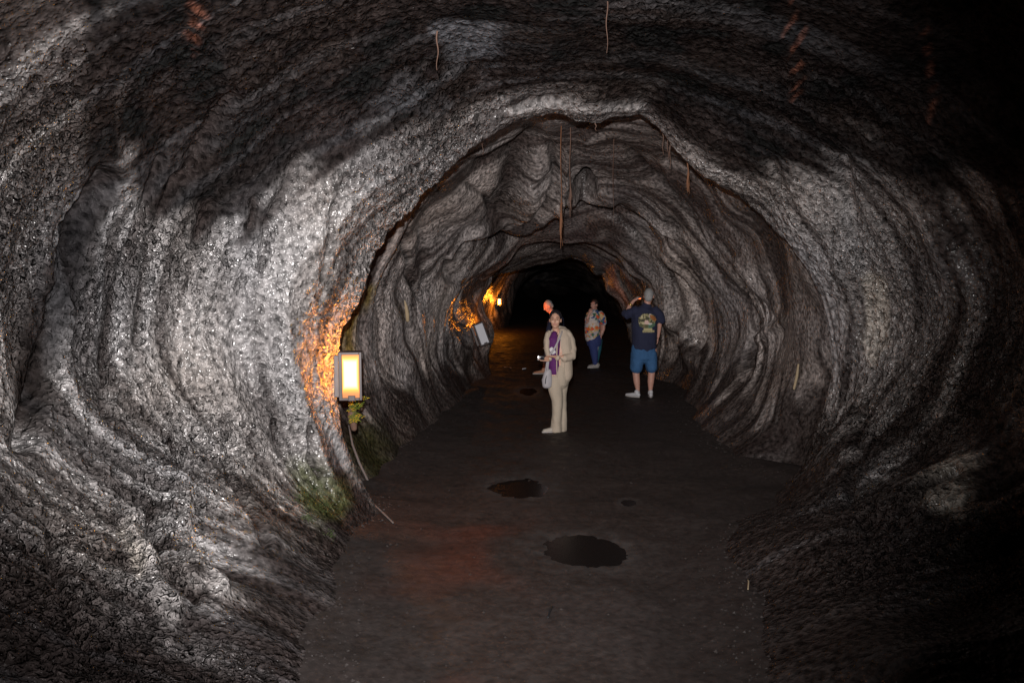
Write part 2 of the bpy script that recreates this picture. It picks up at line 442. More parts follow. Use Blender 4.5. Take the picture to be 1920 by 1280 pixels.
# bluish and creamy patches of mineral on the crust
bl = .5 * stre + .5 * region([(700,200),(760,150),(830,150),(830,200),(770,230)], 22, 40 * blot) + region([(830,60),(920,50),(930,100),(860,120)], 24, 50 * blot) + region([(600,820),(640,800),(645,880),(610,890)], 14, 14 * blot)
colr = mixc(colr, np.array([.17, .185, .21]), np.clip(bl, 0, 1) * near * .22)
cr = region([(1770,900),(1830,880),(1835,960),(1800,1000),(1760,960)], 30, 50 * blot) + region([(1630,520),(1655,520),(1660,640),(1635,680),(1615,640)], 10, 22 * stre) + region([(1500,640),(1508,690),(1495,740),(1486,700)], 6, 10 * stre) + region([(235,960),(270,960),(290,1060),(260,1080),(240,1020)], 12, 26 * blot)
colr = mixc(colr, np.array([.34, .31, .27]), np.clip(cr, 0, 1) * near * .7)
colr *= (1 + .18 * lump + .65 * inner * sstep(9, 12, y))[..., None] * (1 - inner[..., None] * np.array([0, .035, .055])) * (1 + .10 * noise(x*3, y*3, z*3+50))[..., None]  # rock beyond the rim painted lighter to offset the flash's falloff
tint = noise(x * 1.1 + 70, y * 1.1, z * 1.1)
colr = colr * (1 + np.stack([.06 * tint, 0 * tint, -.07 * tint], -1))
colr = np.clip(colr, .008, .5)

# --- features one can point at in the photograph, cut into or raised from the wall
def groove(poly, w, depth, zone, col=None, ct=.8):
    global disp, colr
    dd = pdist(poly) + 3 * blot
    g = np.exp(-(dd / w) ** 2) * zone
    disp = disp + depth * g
    if col is not None: colr = mixc(colr, np.array(col), np.clip(g * ct, 0, 1))  # dark cuts get painted shade, which a frontal flash leaves weak
groove([(190,330),(130,430),(95,560),(75,700),(45,820)], 22, -.16, near)
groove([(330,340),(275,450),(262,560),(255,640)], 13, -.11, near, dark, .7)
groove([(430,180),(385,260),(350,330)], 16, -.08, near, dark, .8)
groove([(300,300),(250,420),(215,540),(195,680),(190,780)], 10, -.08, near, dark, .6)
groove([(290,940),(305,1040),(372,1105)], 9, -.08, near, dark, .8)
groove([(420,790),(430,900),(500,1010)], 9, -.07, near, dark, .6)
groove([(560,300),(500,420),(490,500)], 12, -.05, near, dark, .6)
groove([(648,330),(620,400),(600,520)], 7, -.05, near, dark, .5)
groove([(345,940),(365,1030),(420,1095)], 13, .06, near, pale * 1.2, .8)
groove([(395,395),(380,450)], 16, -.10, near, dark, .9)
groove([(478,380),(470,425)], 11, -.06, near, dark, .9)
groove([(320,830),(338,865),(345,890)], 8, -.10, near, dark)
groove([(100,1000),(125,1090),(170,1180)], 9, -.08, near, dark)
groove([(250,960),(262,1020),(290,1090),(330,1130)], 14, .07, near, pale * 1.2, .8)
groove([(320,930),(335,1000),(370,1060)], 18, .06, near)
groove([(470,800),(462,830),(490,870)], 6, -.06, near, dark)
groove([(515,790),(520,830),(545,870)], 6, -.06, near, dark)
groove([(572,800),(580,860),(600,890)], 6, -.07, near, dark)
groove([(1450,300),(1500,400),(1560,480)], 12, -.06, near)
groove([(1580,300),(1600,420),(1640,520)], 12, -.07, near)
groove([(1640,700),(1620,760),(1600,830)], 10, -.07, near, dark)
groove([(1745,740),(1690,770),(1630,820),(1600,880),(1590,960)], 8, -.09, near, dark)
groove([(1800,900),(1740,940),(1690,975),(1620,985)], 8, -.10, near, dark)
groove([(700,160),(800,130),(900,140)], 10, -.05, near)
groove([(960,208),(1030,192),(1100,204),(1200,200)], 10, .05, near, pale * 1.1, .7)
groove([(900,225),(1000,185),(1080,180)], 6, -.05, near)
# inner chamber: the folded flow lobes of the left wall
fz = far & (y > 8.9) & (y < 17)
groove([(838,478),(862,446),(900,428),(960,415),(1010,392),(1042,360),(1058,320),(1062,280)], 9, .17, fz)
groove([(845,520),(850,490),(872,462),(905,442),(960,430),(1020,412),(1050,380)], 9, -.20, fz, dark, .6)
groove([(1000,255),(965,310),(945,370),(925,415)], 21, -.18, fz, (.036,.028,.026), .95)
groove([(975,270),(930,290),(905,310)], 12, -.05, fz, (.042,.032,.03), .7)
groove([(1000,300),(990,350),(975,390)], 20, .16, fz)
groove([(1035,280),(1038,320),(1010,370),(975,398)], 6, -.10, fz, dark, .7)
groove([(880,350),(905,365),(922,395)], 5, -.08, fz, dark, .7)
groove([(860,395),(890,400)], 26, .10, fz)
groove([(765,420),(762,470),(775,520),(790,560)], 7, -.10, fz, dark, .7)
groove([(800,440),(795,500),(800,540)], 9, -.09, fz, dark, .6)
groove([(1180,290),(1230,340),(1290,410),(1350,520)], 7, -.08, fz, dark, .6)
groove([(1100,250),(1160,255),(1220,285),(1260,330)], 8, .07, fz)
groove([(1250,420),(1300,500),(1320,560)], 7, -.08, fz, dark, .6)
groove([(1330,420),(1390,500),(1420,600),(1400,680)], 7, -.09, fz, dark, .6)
groove([(1400,480),(1450,560),(1470,600),(1430,640)], 8, .09, fz)
groove([(1250,470),(1290,540),(1305,620),(1300,680)], 12, .12, fz)
groove([(1215,560),(1260,600),(1300,625),(1305,680)], 14, .12, far)
groove([(1040,388),(1090,378),(1140,385),(1190,420),(1220,470)], 6, -.12, far & (y > 12), dark, .6)
groove([(1040,372),(1090,366),(1150,372)], 9, .12, far & (y > 10))
groove([(1115,500),(1150,540),(1175,590),(1190,640)], 7, .12, far & (y > 17), pale*.8, .7)
# niche high in the end wall
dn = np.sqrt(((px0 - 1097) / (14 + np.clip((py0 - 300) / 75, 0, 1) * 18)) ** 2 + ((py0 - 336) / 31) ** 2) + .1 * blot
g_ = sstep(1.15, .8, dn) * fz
disp -= .55 * g_; colr = mixc(colr, dark * .5, g_ * .97)  # shade inside the hollow is painted into the colour

dlim = np.where((y > 17.2) & (y < 21), 1.0, 1.0)
P = P0 + Nrm * (disp * dlim)[..., None]
# the niche and grooves must stay clear of the axis; far end tapers
crust = np.clip(cmask * (1 - .55 * coat), .1, 1)
crust = crust * (.35 + .65 * sstep(-.1, .55, z + .2 * blot))
gloss = np.clip(.80 - .78 * coat - .25 * near * sstep(2.8, 3.5, z) - .45 * mud * (1 - rightw) - .3 * corner, .08, 1) * (.45 + .6 * sstep(-.3, .5, blot + .6 * stre))
mat_rock = rock_material('wet_basalt')
gloss = gloss * (.22 + .78 * sstep(.02, .12, colr.mean(-1)))      # the pale crust is the glazed one, dirt and painted shade are dull
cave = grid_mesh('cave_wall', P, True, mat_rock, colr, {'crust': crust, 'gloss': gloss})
tag(cave, 'dark grey basalt wall and ceiling of the lava tube, ribbed with flow lines', None, None, 'structure')
ppx, ppy, pdep = project(P)
PN = grid_normals(P)
if (PN[midr] * inw[midr]).sum() < 0: PN = -PN
_fl = [a.reshape(-1) for a in (ppx, ppy, pdep)]
def surf(px, py, rad=5, ymin=1.0, ymax=99):
    """the nearest rock the camera meets at a pixel: (point, normal)"""
    m = (np.abs(_fl[0] - px) < rad) & (np.abs(_fl[1] - py) < rad) & (P[..., 1].reshape(-1) > ymin) & (P[..., 1].reshape(-1) < ymax)
    idx = np.nonzero(m)[0]
    if len(idx) == 0: return at(px, py, 8), np.array([0, -1., 0])
    # front-facing towards the camera
    pp = P.reshape(-1, 3)[idx]; nn = PN.reshape(-1, 3)[idx]
    view = np.array([0, 0, CAM_H]) - pp
    ff = (view * nn).sum(-1) > 0
    if ff.any(): idx = idx[ff]
    dmin = _fl[2][idx].min()
    sel = idx[_fl[2][idx] < dmin + .35]
    k = sel[np.argmin((_fl[0][sel] - px) ** 2 + (_fl[1][sel] - py) ** 2)]
    return P.reshape(-1, 3)[k].copy(), PN.reshape(-1, 3)[k].copy()

# ------------------------------------------------------------------ floor
PUD = [(975, 912, .30, .42, .028), (1092, 1026, .37, .38, .030), (1178, 940, .085, .12, .018), (990, 734, .18, .5, .018)]
ys = np.concatenate([np.linspace(-7, 3.5, 40, endpoint=False), 3.5 * (45 / 3.5) ** np.linspace(0, 1, 620)])
xs_ = np.linspace(-1, 1, 420); xs_ = 5.2 * (xs_ * .55 + .45 * xs_ ** 3) + .4
FX, FY = np.meshgrid(xs_, ys)
n_a = noise(FX * .6, FY * .6, 2.); n_b = noise(FX * 2.2, FY * 2.2, 5.); n_c = noise(FX * 9, FY * 9, 7.); n_d = noise(FX * 25, FY * 25, 3.)
FZ = .03 * n_a + .014 * n_b + .005 * n_c + .0025 * n_d
wetm = np.zeros_like(FX)
pud_lv = []
for (qx, qy, rx, ry, dp) in PUD:
    d_ = 3840.0 / (qy - 480); cxp = (qx - 960) / F * d_ * 1.0; cyp = d_
    cxp = at(qx, qy, 1)[0] / (CAM_H - at(qx, qy, 1)[2]) * CAM_H; cyp = CAM_H / (CAM_H - at(qx, qy, 1)[2])
    q = np.sqrt(((FX - cxp) / rx) ** 2 + ((FY - cyp) / ry) ** 2) + .34 * noise(FX * 2.1, FY * 1.6, 9.) + .16 * n_c + .08 * n_d
    ins = sstep(1.25, .55, q)
    lv = -.010
    FZ = FZ * (1 - sstep(1.9, 1.3, q)) + sstep(1.9, 1.3, q) * (.002 * n_c) - dp * ins
    wetm = np.maximum(wetm, sstep(1.85, .95, q + .2 * n_c))
    pud_lv.append((cxp, cyp, rx, ry, lv))
fcol = np.broadcast_to(np.array([.026, .0195, .0175]), FX.shape + (3,)) * (1 + .3 * n_b + .25 * n_c)[..., None]
fcol = mixc(fcol, np.array([.030, .024, .023]), sstep(.0, .5, n_a + .3 * n_b) * .6)
redm = sstep(.1, .5, noise(FX * .9 + 4, FY * .9, 1.) + .25 * n_b) * sstep(.4, -.5, FX) * sstep(4, 5, FY) * sstep(9, 7.5, FY)
fcol = mixc(fcol, np.array([.062, .019, .011]), redm * .8)
fcol = mixc(fcol, np.array([.016, .012, .011]), wetm * .9)
fcol = mixc(fcol, np.array([.018, .012, .010]), sstep(9.5, 12.5, FY + n_a) * .75)
zr = P[..., 2]; yr = P[:, NT // 2, 1]
half = NT // 2
def foot_x(sl):
    k = np.argmin(np.abs(zr[:, sl] - .02), axis=1)
    return P[np.arange(len(zr)), np.arange(NT)[sl][k], 0]
qa, qb = int(NT * .02), int(NT * .36)
fl_x = foot_x(slice(qa, qb)); fr_x = foot_x(slice(NT - qb, NT - qa))
o_ = np.argsort(yr); kern = np.ones(15) / 15
fl_s = np.convolve(np.pad(fl_x[o_], 7, 'edge'), kern, 'valid'); fr_s = np.convolve(np.pad(fr_x[o_], 7, 'edge'), kern, 'valid')
FLx = np.interp(FY, yr[o_], fl_s); FRx = np.interp(FY, yr[o_], fr_s)
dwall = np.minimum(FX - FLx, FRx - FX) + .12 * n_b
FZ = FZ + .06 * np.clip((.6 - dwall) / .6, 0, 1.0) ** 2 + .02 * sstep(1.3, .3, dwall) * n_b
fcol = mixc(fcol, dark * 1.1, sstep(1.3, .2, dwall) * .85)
FP = np.stack([FX, FY, FZ], -1)
mat_floor = rock_material('packed_cinder_floor', (.5, .8), .08, .28)
floor = grid_mesh('cave_floor', FP, False, mat_floor, np.clip(fcol, .004, .3), {'crust': np.full(FX.shape, .25), 'gloss': .30 + .5 * wetm})
tag(floor, 'dark brown packed cinder floor running through the lava tube', None, None, 'structure')

mat_water = new_mat('puddle_water', (.006, .005, .005), .22, 0, .25)
plabels = ['shallow puddle left of centre, nearer the woman in beige', 'largest puddle, in the middle of the near floor', 'tiny round puddle to the right of the two larger ones', 'thin puddle on the floor behind the woman in beige']
for i, (cxp, cyp, rx, ry, lv) in enumerate(pud_lv):
    bm = bmesh.new()
    c0 = bm.verts.new((0, 0, 0)); vs = []
    for k in range(48):
        a = 2 * math.pi * k / 48
        rr_ = 1.45 + .05 * math.sin(3 * a + i) + .04 * math.sin(5 * a + 2 * i)
        vs.append(bm.verts.new((rx * rr_ * math.cos(a), ry * rr_ * math.sin(a), 0)))
    for k in range(48): bm.faces.new((c0, vs[k], vs[(k + 1) % 48]))
    me = bpy.data.meshes.new('puddle'); bm.to_mesh(me); bm.free(); me.materials.append(mat_water)
    o = bpy.data.objects.new('puddle', me); COL.objects.link(o); o.location = (cxp, cyp, lv - .002)
    tag(o, plabels[i], 'puddle', 'puddles on the cave floor', 'structure')

# ------------------------------------------------------------------ small mesh helpers
def mesh_obj(name, bm, mat, parent=None, smooth=True, loc=None):
    me = bpy.data.meshes.new(name); bm.to_mesh(me); bm.free()
    if smooth: me.polygons.foreach_set('use_smooth', np.ones(len(me.polygons), bool))
    me.materials.append(mat)
    o = bpy.data.objects.new(name, me); COL.objects.link(o)
    if parent: o.parent = parent
    if loc is not None: o.location = loc
    return o

def empty(name, loc, rot=(0, 0, 0)):
    o = bpy.data.objects.new(name, None); COL.objects.link(o); o.location = loc; o.rotation_euler = rot
    o.empty_display_size = .1
    return o

def V(*a): return Vector(a)

def add_box(bm, lo, hi, bev=0.0):
    b2 = bmesh.new()
    bmesh.ops.create_cube(b2, size=1)
    for v in b2.verts:
        v.co = Vector(((lo[i] + hi[i]) / 2 + v.co[i] * (hi[i] - lo[i]) for i in range(3)))
    if bev: bmesh.ops.bevel(b2, geom=b2.edges[:], offset=bev, segments=2, affect='EDGES', profile=.5)
    me = bpy.data.meshes.new('tmp'); b2.to_mesh(me); b2.free(); bm.from_mesh(me); bpy.data.meshes.remove(me)

def add_tube(bm, path, radii, seg=12, side=None, caps=True):
    """tapered tube with elliptical rings; radii: r or (rx, ry), rx along side"""
    path = [Vector(p) for p in path]; n = len(path)
    radii = [(r, r) if not isinstance(r, (tuple, list)) else tuple(r) for r in radii]
    rings = []
    # rounded end: extra shrinking rings
    def dirn(i):
        a = path[max(i - 1, 0)]; b = path[min(i + 1, n - 1)]
        d = (b - a)
        return d.normalized() if d.length > 1e-9 else Vector((0, 0, 1))
    items = []
    if caps:
        d0 = dirn(0); r0 = max(min(radii[0]), 1e-4)
        for t in (80, 50, 22):
            s = math.cos(math.radians(t)); items.append((path[0] - d0 * r0 * math.sin(math.radians(t)) , radii[0][0] * s, radii[0][1] * s, d0))
    for i in range(n): items.append((path[i], radii[i][0], radii[i][1], dirn(i)))
    if caps:
        d1 = dirn(n - 1); r1 = max(min(radii[-1]), 1e-4)
        for t in (22, 50, 80):
            s = math.cos(math.radians(t)); items.append((path[-1] + d1 * r1 * math.sin(math.radians(t)), radii[-1][0] * s, radii[-1][1] * s, d1))
    sd = Vector(side) if side is not None else None
    for p, rx, ry, d in items:
        s = sd if sd is not None else (Vector((1, 0, 0)) if abs(d.x) < .8 else Vector((0, 1, 0)))
        s = (s - d * s.dot(d)); s.normalize(); t = d.cross(s)
        rings.append([bm.verts.new(p + s * (rx * math.cos(2 * math.pi * k / seg)) + t * (ry * math.sin(2 * math.pi * k / seg))) for k in range(seg)])
    for a, b in zip(rings[:-1], rings[1:]):
        for k in range(seg): bm.faces.new((a[k], a[(k + 1) % seg], b[(k + 1) % seg], b[k]))
    bm.faces.new(rings[0][::-1]); bm.faces.new(rings[-1])

def add_ball(bm, c, r, seg=16):
    r = (r, r, r) if not isinstance(r, (tuple, list)) else r
    res = bmesh.ops.create_uvsphere(bm, u_segments=seg, v_segments=seg // 2 + 2, radius=1)
    for v in res['verts']:
        v.co = Vector((c[0] + v.co.x * r[0], c[1] + v.co.y * r[1], c[2] + v.co.z * r[2]))

def fused(name, bm, mat, parent, voxel=.009, smooth=3, wrinkle=None):
    """fuse overlapping closed shapes into one continuous skin"""
    o = mesh_obj(name, bm, mat, None)
    md = o.modifiers.new('r', 'REMESH'); md.mode = 'VOXEL'; md.voxel_size = voxel; md.use_smooth_shade = True
    sm = o.modifiers.new('s', 'SMOOTH'); sm.iterations = smooth; sm.factor = .5
    dg = bpy.context.evaluated_depsgraph_get(); dg.update()
    me = bpy.data.meshes.new_from_object(o.evaluated_get(dg), preserve_all_data_layers=False, depsgraph=dg)
    o.modifiers.clear(); old = o.data; o.data = me; bpy.data.meshes.remove(old)
    me.name = name
    if wrinkle:
        amp, fr, fz_ = wrinkle
        n = len(me.vertices); co = np.empty(n * 3, np.float32); me.vertices.foreach_get('co', co); co = co.reshape(-1, 3)
        nr = np.empty(n * 3, np.float32); me.vertices.foreach_get('normal', nr); nr = nr.reshape(-1, 3)
        w = noise(co[:, 0] * fr + 3, co[:, 1] * fr, co[:, 2] * fz_) + .5 * noise(co[:, 0] * fr * 2 + co[:, 2] * fr, co[:, 1] * fr * 2, co[:, 2] * fz_ * 2)
        co = co + nr * (w * amp)[:, None]
        me.vertices.foreach_set('co', co.reshape(-1)); me.update()
    me.polygons.foreach_set('use_smooth', np.ones(len(me.polygons), bool))
    if not me.materials: me.materials.append(mat)
    o.parent = parent
    return o

def add_hand(bm, wrist, fdir, palm_n, size=.18, curl=.5, thumb_side=1):
    """palm with five bent fingers; fdir = towards the fingers, palm_n = the way the palm faces"""
    w = Vector(wrist); f = Vector(fdir).normalized(); n = Vector(palm_n); n = (n - f * n.dot(f)).normalized(); s = f.cross(n)
    L = size
    add_tube(bm, [w - f * .02, w + f * L * .25, w + f * L * .5], [(.026, .02), (.038, .015), (.040, .013)], 12, side=s)
    for i, (o_, ln) in enumerate(zip((-.030, -.010, .010, .029), (.40, .46, .43, .34))):
        p = w + f * L * .47 + s * o_; d = f.copy(); pts = [p]; 
        for k in range(3):
            d = (d + n * curl * (.35 + .2 * k)).normalized()
            p = p + d * L * ln * (.42, .32, .26)[k]; pts.append(p)
        add_tube(bm, pts, [.0092, .0088, .008, .0068], 8)
    tb = w + f * L * .14 - s * .028 * thumb_side; d = (f * .7 - s * .7 * thumb_side + n * .25).normalized()
    p1 = tb + d * L * .2; d2 = (f + n * .5).normalized(); p2 = p1 + d2 * L * .17
    add_tube(bm, [tb, p1, p2], [.013, .0105, .0085], 8)

# ------------------------------------------------------------------ materials for people
skin_a = new_mat('skin_tan', (.46, .27, .19), .5, noise_amt=.1, nscale=30)
skin_b = new_mat('skin_ruddy', (.48, .26, .20), .5, noise_amt=.12, nscale=30)
hair_black = new_mat('hair_black', (.012, .010, .014), .45, bump=.01, nscale=60)
hair_grey = new_mat('hair_grey', (.27, .27, .27), .6, noise_amt=.3, nscale=60, bump=.01)
hair_brown = new_mat('hair_dark_brown', (.03, .018, .014), .5, bump=.01, nscale=60)
m_beige = new_mat('beige_fleece', (.40, .335, .265), .95, noise_amt=.12, nscale=14, bump=.006)
m_beige2 = new_mat('beige_cotton', (.36, .31, .245), .95, noise_amt=.10, nscale=10, bump=.004)
m_purple = new_mat('purple_knit', (.075, .006, .095), .8, noise_amt=.15)
m_bag = new_mat('pale_grey_leather', (.30, .29, .31), .6, noise_amt=.1)
m_white = new_mat('white_leather', (.48, .48, .50), .6, noise_amt=.1)
m_sole = new_mat('shoe_sole', (.35, .33, .32), .8)
m_cream = new_mat('cream_leather', (.38, .35, .30), .7, noise_amt=.1)
m_navy = new_mat('navy_cotton', (.014, .017, .045), .9, noise_amt=.2, nscale=8)
m_denim = new_mat('blue_denim', (.028, .095, .22), .85, noise_amt=.25, nscale=16, bump=.003)
m_jeans = new_mat('navy_twill', (.025, .040, .15), .85, noise_amt=.2, nscale=16)
m_teal = new_mat('teal_cotton', (.010, .085, .12), .85)
m_dark = new_mat('dark_plum_shirt', (.05, .035, .055), .9, noise_amt=.2)
m_black = new_mat('black_plastic', (.015, .015, .017), .35)
m_silver = new_mat('silver_metal', (.62, .62, .64), .3, .8)
m_lens = new_mat('lens_glass', (.02, .02, .03), .08)
m_eye = new_mat('eye_dark', (.02, .014, .012), .3)
m_lip = new_mat('lips', (.38, .12, .11), .5)
m_gold = new_mat('gold_metal', (.7, .45, .15), .3, .9)
m_tanshoe = new_mat('tan_shoe', (.40, .20, .12), .6)
m_redscreen = new_mat('lit_camera_lamp', (.8, .1, .03), .4, emit=(1, .16, .03), estr=3.0)

def head(bm, c, s=1.0, yaw=0.0, nod=0.0):
    """skull, jaw, nose, ears; the face looks to -y turned by yaw"""
    b2 = bmesh.new()
    add_ball(b2, (0, .012, .02), (.074, .092, .098), 20)
    add_ball(b2, (0, -.025, -.045), (.056, .060, .066), 16)
    add_ball(b2, (0, -.050, -.085), (.032, .030, .024), 12)
    add_tube(b2, [(0, -.080, .02), (0, -.100, -.018)], [.010, .015], 8)
    add_ball(b2, (0, -.076, -.052), (.022, .012, .012), 10)
    add_ball(b2, (.028, -.070, .038), (.024, .014, .010), 10); add_ball(b2, (-.028, -.070, .038), (.024, .014, .010), 10)
    for sx in (1, -1):
        add_ball(b2, (sx * .076, .012, -.008), (.010, .020, .032), 10)
        add_ball(b2, (sx * .036, -.055, -.02), (.028, .026, .026), 10)
    M = Matrix.Translation(c) @ Matrix.Rotation(yaw, 4, 'Z') @ Matrix.Rotation(nod, 4, 'X') @ Matrix.Scale(s, 4)
    b2.transform(M); me = bpy.data.meshes.new('t'); b2.to_mesh(me); b2.free(); bm.from_mesh(me); bpy.data.meshes.remove(me)
    return M

def face_parts(M, parent, hair_mat, brow=True):
    for sx in (1, -1):
        b = bmesh.new(); add_ball(b, (sx * .030, -.0765, .012), (.013, .006, .006), 10); b.transform(M); mesh_obj('eye', b, m_eye, parent)
        if brow:
            b = bmesh.new(); add_tube(b, [(sx * .014, -.083, .034), (sx * .030, -.084, .039), (sx * .046, -.074, .033)], [.003, .004, .002], 6); b.transform(M); mesh_obj('eyebrow', b, hair_mat, parent)
    b = bmesh.new(); add_tube(b, [(-.022, -.083, -.052), (0, -.091, -.050), (.022, -.083, -.052)], [(.004, .004), (.006, .007), (.004, .004)], 8); b.transform(M); mesh_obj('mouth', b, m_lip, parent)

def shoe(parent, heel, direction, mat, L=.27, name='shoe', h=.08):
    """shoe with upper, sole and laces; heel = ground point under the heel"""
    d = Vector(direction).normalized(); s = Vector((d.y, -d.x, 0)); H = Vector(heel)
    def pt(a, b, c): return H + d * a * L + s * b + Vector((0, 0, c))
    bm = bmesh.new()
    add_tube(bm, [pt(.02, 0, .045), pt(.25, 0, .045), pt(.55, 0, .038), pt(.88, 0, .030)], [(.034, .034), (.037, .036), (.043, .030), (.036, .020)], 14, side=s)
    add_tube(bm, [pt(.12, 0, .05), pt(.16, 0, h + .02)], [(.036, .040), (.038, .042)], 14, side=s)
    up = fused(name, bm, mat, parent, .007, 2)
    bm = bmesh.new()
    n = 22; top = []; bot = []
    for k in range(n):
        a = 2 * math.pi * k / n; xx = .47 + .54 * math.cos(a); wd = (.045 if math.cos(a) > 0 else .038) * math.sin(a)
        top.append(bm.verts.new(pt(xx, wd, .022))); bot.append(bm.verts.new(pt(xx, wd * 1.02, .0)))
    for k in range(n): bm.faces.new((top[k], top[(k+1) % n], bot[(k+1) % n], bot[k]))
    bm.faces.new(top); bm.faces.new(bot[::-1])
    mesh_obj('sole', bm, m_sole, up, False)
    bm = bmesh.new()
    for k in range(3):
        add_tube(bm, [pt(.42 + .09 * k, -.02, .073 - .008 * k), pt(.45 + .09 * k, .02, .073 - .008 * k)], [.003, .003], 6)
    mesh_obj('laces', bm, m_sole, up)
    return up

# ------------------------------------------------------------------ people
def person_frame(fx, fy):
    p = at(fx, fy, 1); d = CAM_H / (CAM_H - p[2]); X0 = p[0] * d
    sc_ = F / (d * ca + CAM_H * sa)       # pixels per metre at the feet
    return X0, d, sc_

def dress(name, parent, mat, parts, voxel=.010, smooth=3, wrinkle=None):
    bm = bmesh.new()
    for path, radii, side in parts: add_tube(bm, path, radii, 18, side=side)
    return fused(name, bm, mat, parent, voxel, smooth, wrinkle)

def start_person(fx, fy, label):
    X0, d, s_ = person_frame(fx, fy)
    return (X0, d, 0.0), s_

XS = (1, 0, 0)
# ---- 1: woman in beige, standing side-on and looking at the camera
loc, S1 = start_person(1047, 809, '')
def w(zx, zy, yy=0.0): return Vector(((980 + zx / 4.571 - 1047) / S1, yy, (809 - 540 - zy / 4.571) / S1))
k1 = 1 / 4.571 / S1
bm = bmesh.new()
hc = w(275, 268, -.02)
Mh = head(bm, hc, 1.0, yaw=-.12, nod=.04)
add_tube(bm, [w(290, 405, .02), w(278, 345, .01), w(278, 310, 0)], [.050, .044, .044], 14)
add_tube(bm, [w(310, 730, .0), w(310, 640), w(315, 540), w(312, 440, .01), w(300, 385, .01)], [(.13, .10), (.11, .09), (.125, .10), (.14, .095), (.09, .06)], 18, side=XS)
add_tube(bm, [w(268, 740, -.03), w(285, 960, -.03), w(280, 1190, -.02)], [.085, .055, .042], 12)
add_tube(bm, [w(335, 740, .05), w(335, 960, .05), w(330, 1190, .06)], [.085, .055, .042], 12)
add_tube(bm, [w(385, 405, .02), w(412, 480, .03), w(405, 560, -.02), w(330, 578, -.14), w(265, 568, -.20)], [.045, .042, .036, .030, .024], 12)
add_tube(bm, [w(222, 400, -.02), w(205, 480, -.06), w(212, 560, -.12), w(205, 590, -.17), w(190, 598, -.20)], [.042, .038, .032, .028, .024], 12)
add_hand(bm, w(262, 568, -.20), (-1, -.15, .12), (0, -.3, -.9), .15, .55, 1)
add_hand(bm, w(198, 597, -.20), (-1, -.2, .05), (0, -.2, 1), .15, .55, -1)
woman = fused('person', bm, skin_a, None, .0065, 2)
woman.location = loc
tag(woman, 'woman in beige hooded jacket and trousers, standing mid-tunnel and facing us', 'person')
face_parts(Mh, woman, hair_black)
bm = bmesh.new()
b2 = bmesh.new()
add_ball(b2, (0, .030, .038), (.087, .095, .099), 20); add_ball(b2, (0, .085, -.03), (.060, .050, .065), 14)
add_ball(b2, (.056, .03, .03), (.026, .05, .045), 12); add_ball(b2, (-.056, .03, .03), (.026, .05, .045), 12)
add_ball(b2, (.0, .125, .02), (.034, .03, .036), 12)
b2.transform(Mh); me = bpy.data.meshes.new('t'); b2.to_mesh(me); b2.free(); bm.from_mesh(me)
hair = fused('hair', bm, hair_black, woman, .008, 1, (.003, 60, 30))
# trousers
tr = dress('trousers', woman, m_beige2, [
 ([w(318, 690), w(316, 740), w(312, 790)], [(.125, .115), (.140, .125), (.135, .12)], XS),
 ([w(275, 770, -.04), w(278, 860, -.045), w(292, 960, -.04), w(292, 1060, -.03), w(288, 1150, -.02), w(286, 1212, -.02)], [(.098, .10), (.092, .09), (.078, .078), (.072, .075), (.074, .08), (.082, .10)], XS),
 ([w(345, 770, .05), w(335, 860, .05), w(332, 960, .05), w(334, 1060, .055), w(334, 1150, .06), w(332, 1222, .06)], [(.092, .10), (.080, .09), (.072, .078), (.070, .075), (.072, .08), (.076, .10)], XS)],
 .009, 2, (.012, 7, 3))
# purple top
bm = bmesh.new()
add_tube(bm, [w(268, 700, -.03), w(262, 600, -.035), w(262, 500, -.045), w(262, 430, -.04), w(268, 395, -.02)], [(.085, .095), (.085, .095), (.095, .10), (.098, .09), (.05, .07)], 18, side=XS)
top = fused('purple_top', bm, m_purple, woman, .009, 2, (.003, 14, 10))
bm = bmesh.new()
add_tube(bm, [w(262, 545, -.148), w(248, 520, -.150), w(232, 500, -.146)], [(.030, .006), (.036, .006), (.026, .006)], 12, side=XS)
mesh_obj('shirt_emblem', bm, m_white, top)
# chain
bm = bmesh.new()
add_tube(bm, [w(262, 372, -.055), w(264, 400, -.098), w(272, 412, -.112), w(284, 398, -.095), w(292, 372, -.055)], [.003] * 5, 6)
mesh_obj('necklace', bm, m_gold, woman)
# jacket: body open at the front, hood behind the neck, two sleeves
jk = dress('jacket', woman, m_beige, [
 ([w(352, 742, .03), w(350, 690, .03), w(352, 600, .02), w(350, 500, .02), w(345, 420, .02), w(335, 378, .02)], [(.118, .140), (.118, .132), (.112, .125), (.118, .128), (.110, .115), (.075, .07)], XS),
 ([w(385, 398, .02), w(408, 450, .03), w(420, 520, .02), w(412, 575, -.04), w(345, 588, -.14), w(292, 578, -.19)], [(.058, .062), (.064, .066), (.062, .062), (.060, .060), (.050, .052), (.040, .042)], None),
 ([w(210, 392, -.01), w(202, 450, -.05), w(202, 510, -.09), w(212, 565, -.13), w(222, 590, -.15)], [(.036, .07), (.040, .07), (.038, .06), (.036, .05), (.034, .04)], None),
 ([w(225, 382, .0), w(222, 440, -.055), w(208, 520, -.10)], [(.034, .055), (.028, .05), (.014, .04)], XS),
 ([w(380, 378, .03), w(350, 362, .07), w(310, 355, .09), w(262, 362, .07), w(225, 378, .03)], [(.045, .040), (.052, .050), (.050, .050), (.040, .04), (.034, .036)], None)],
 .009, 2, (.010, 7, 4))
bm = bmesh.new()
add_tube(bm, [w(318, 365, -.06), w(302, 410, -.115), w(286, 470, -.135), w(284, 560, -.14), w(284, 650, -.135), w(290, 748, -.125)], [(.018, .016), (.017, .012), (.012, .010), (.008, .008), (.008, .008), (.008, .008)], 10, side=XS)
mesh_obj('jacket_edge', bm, m_beige, jk)
bm = bmesh.new()
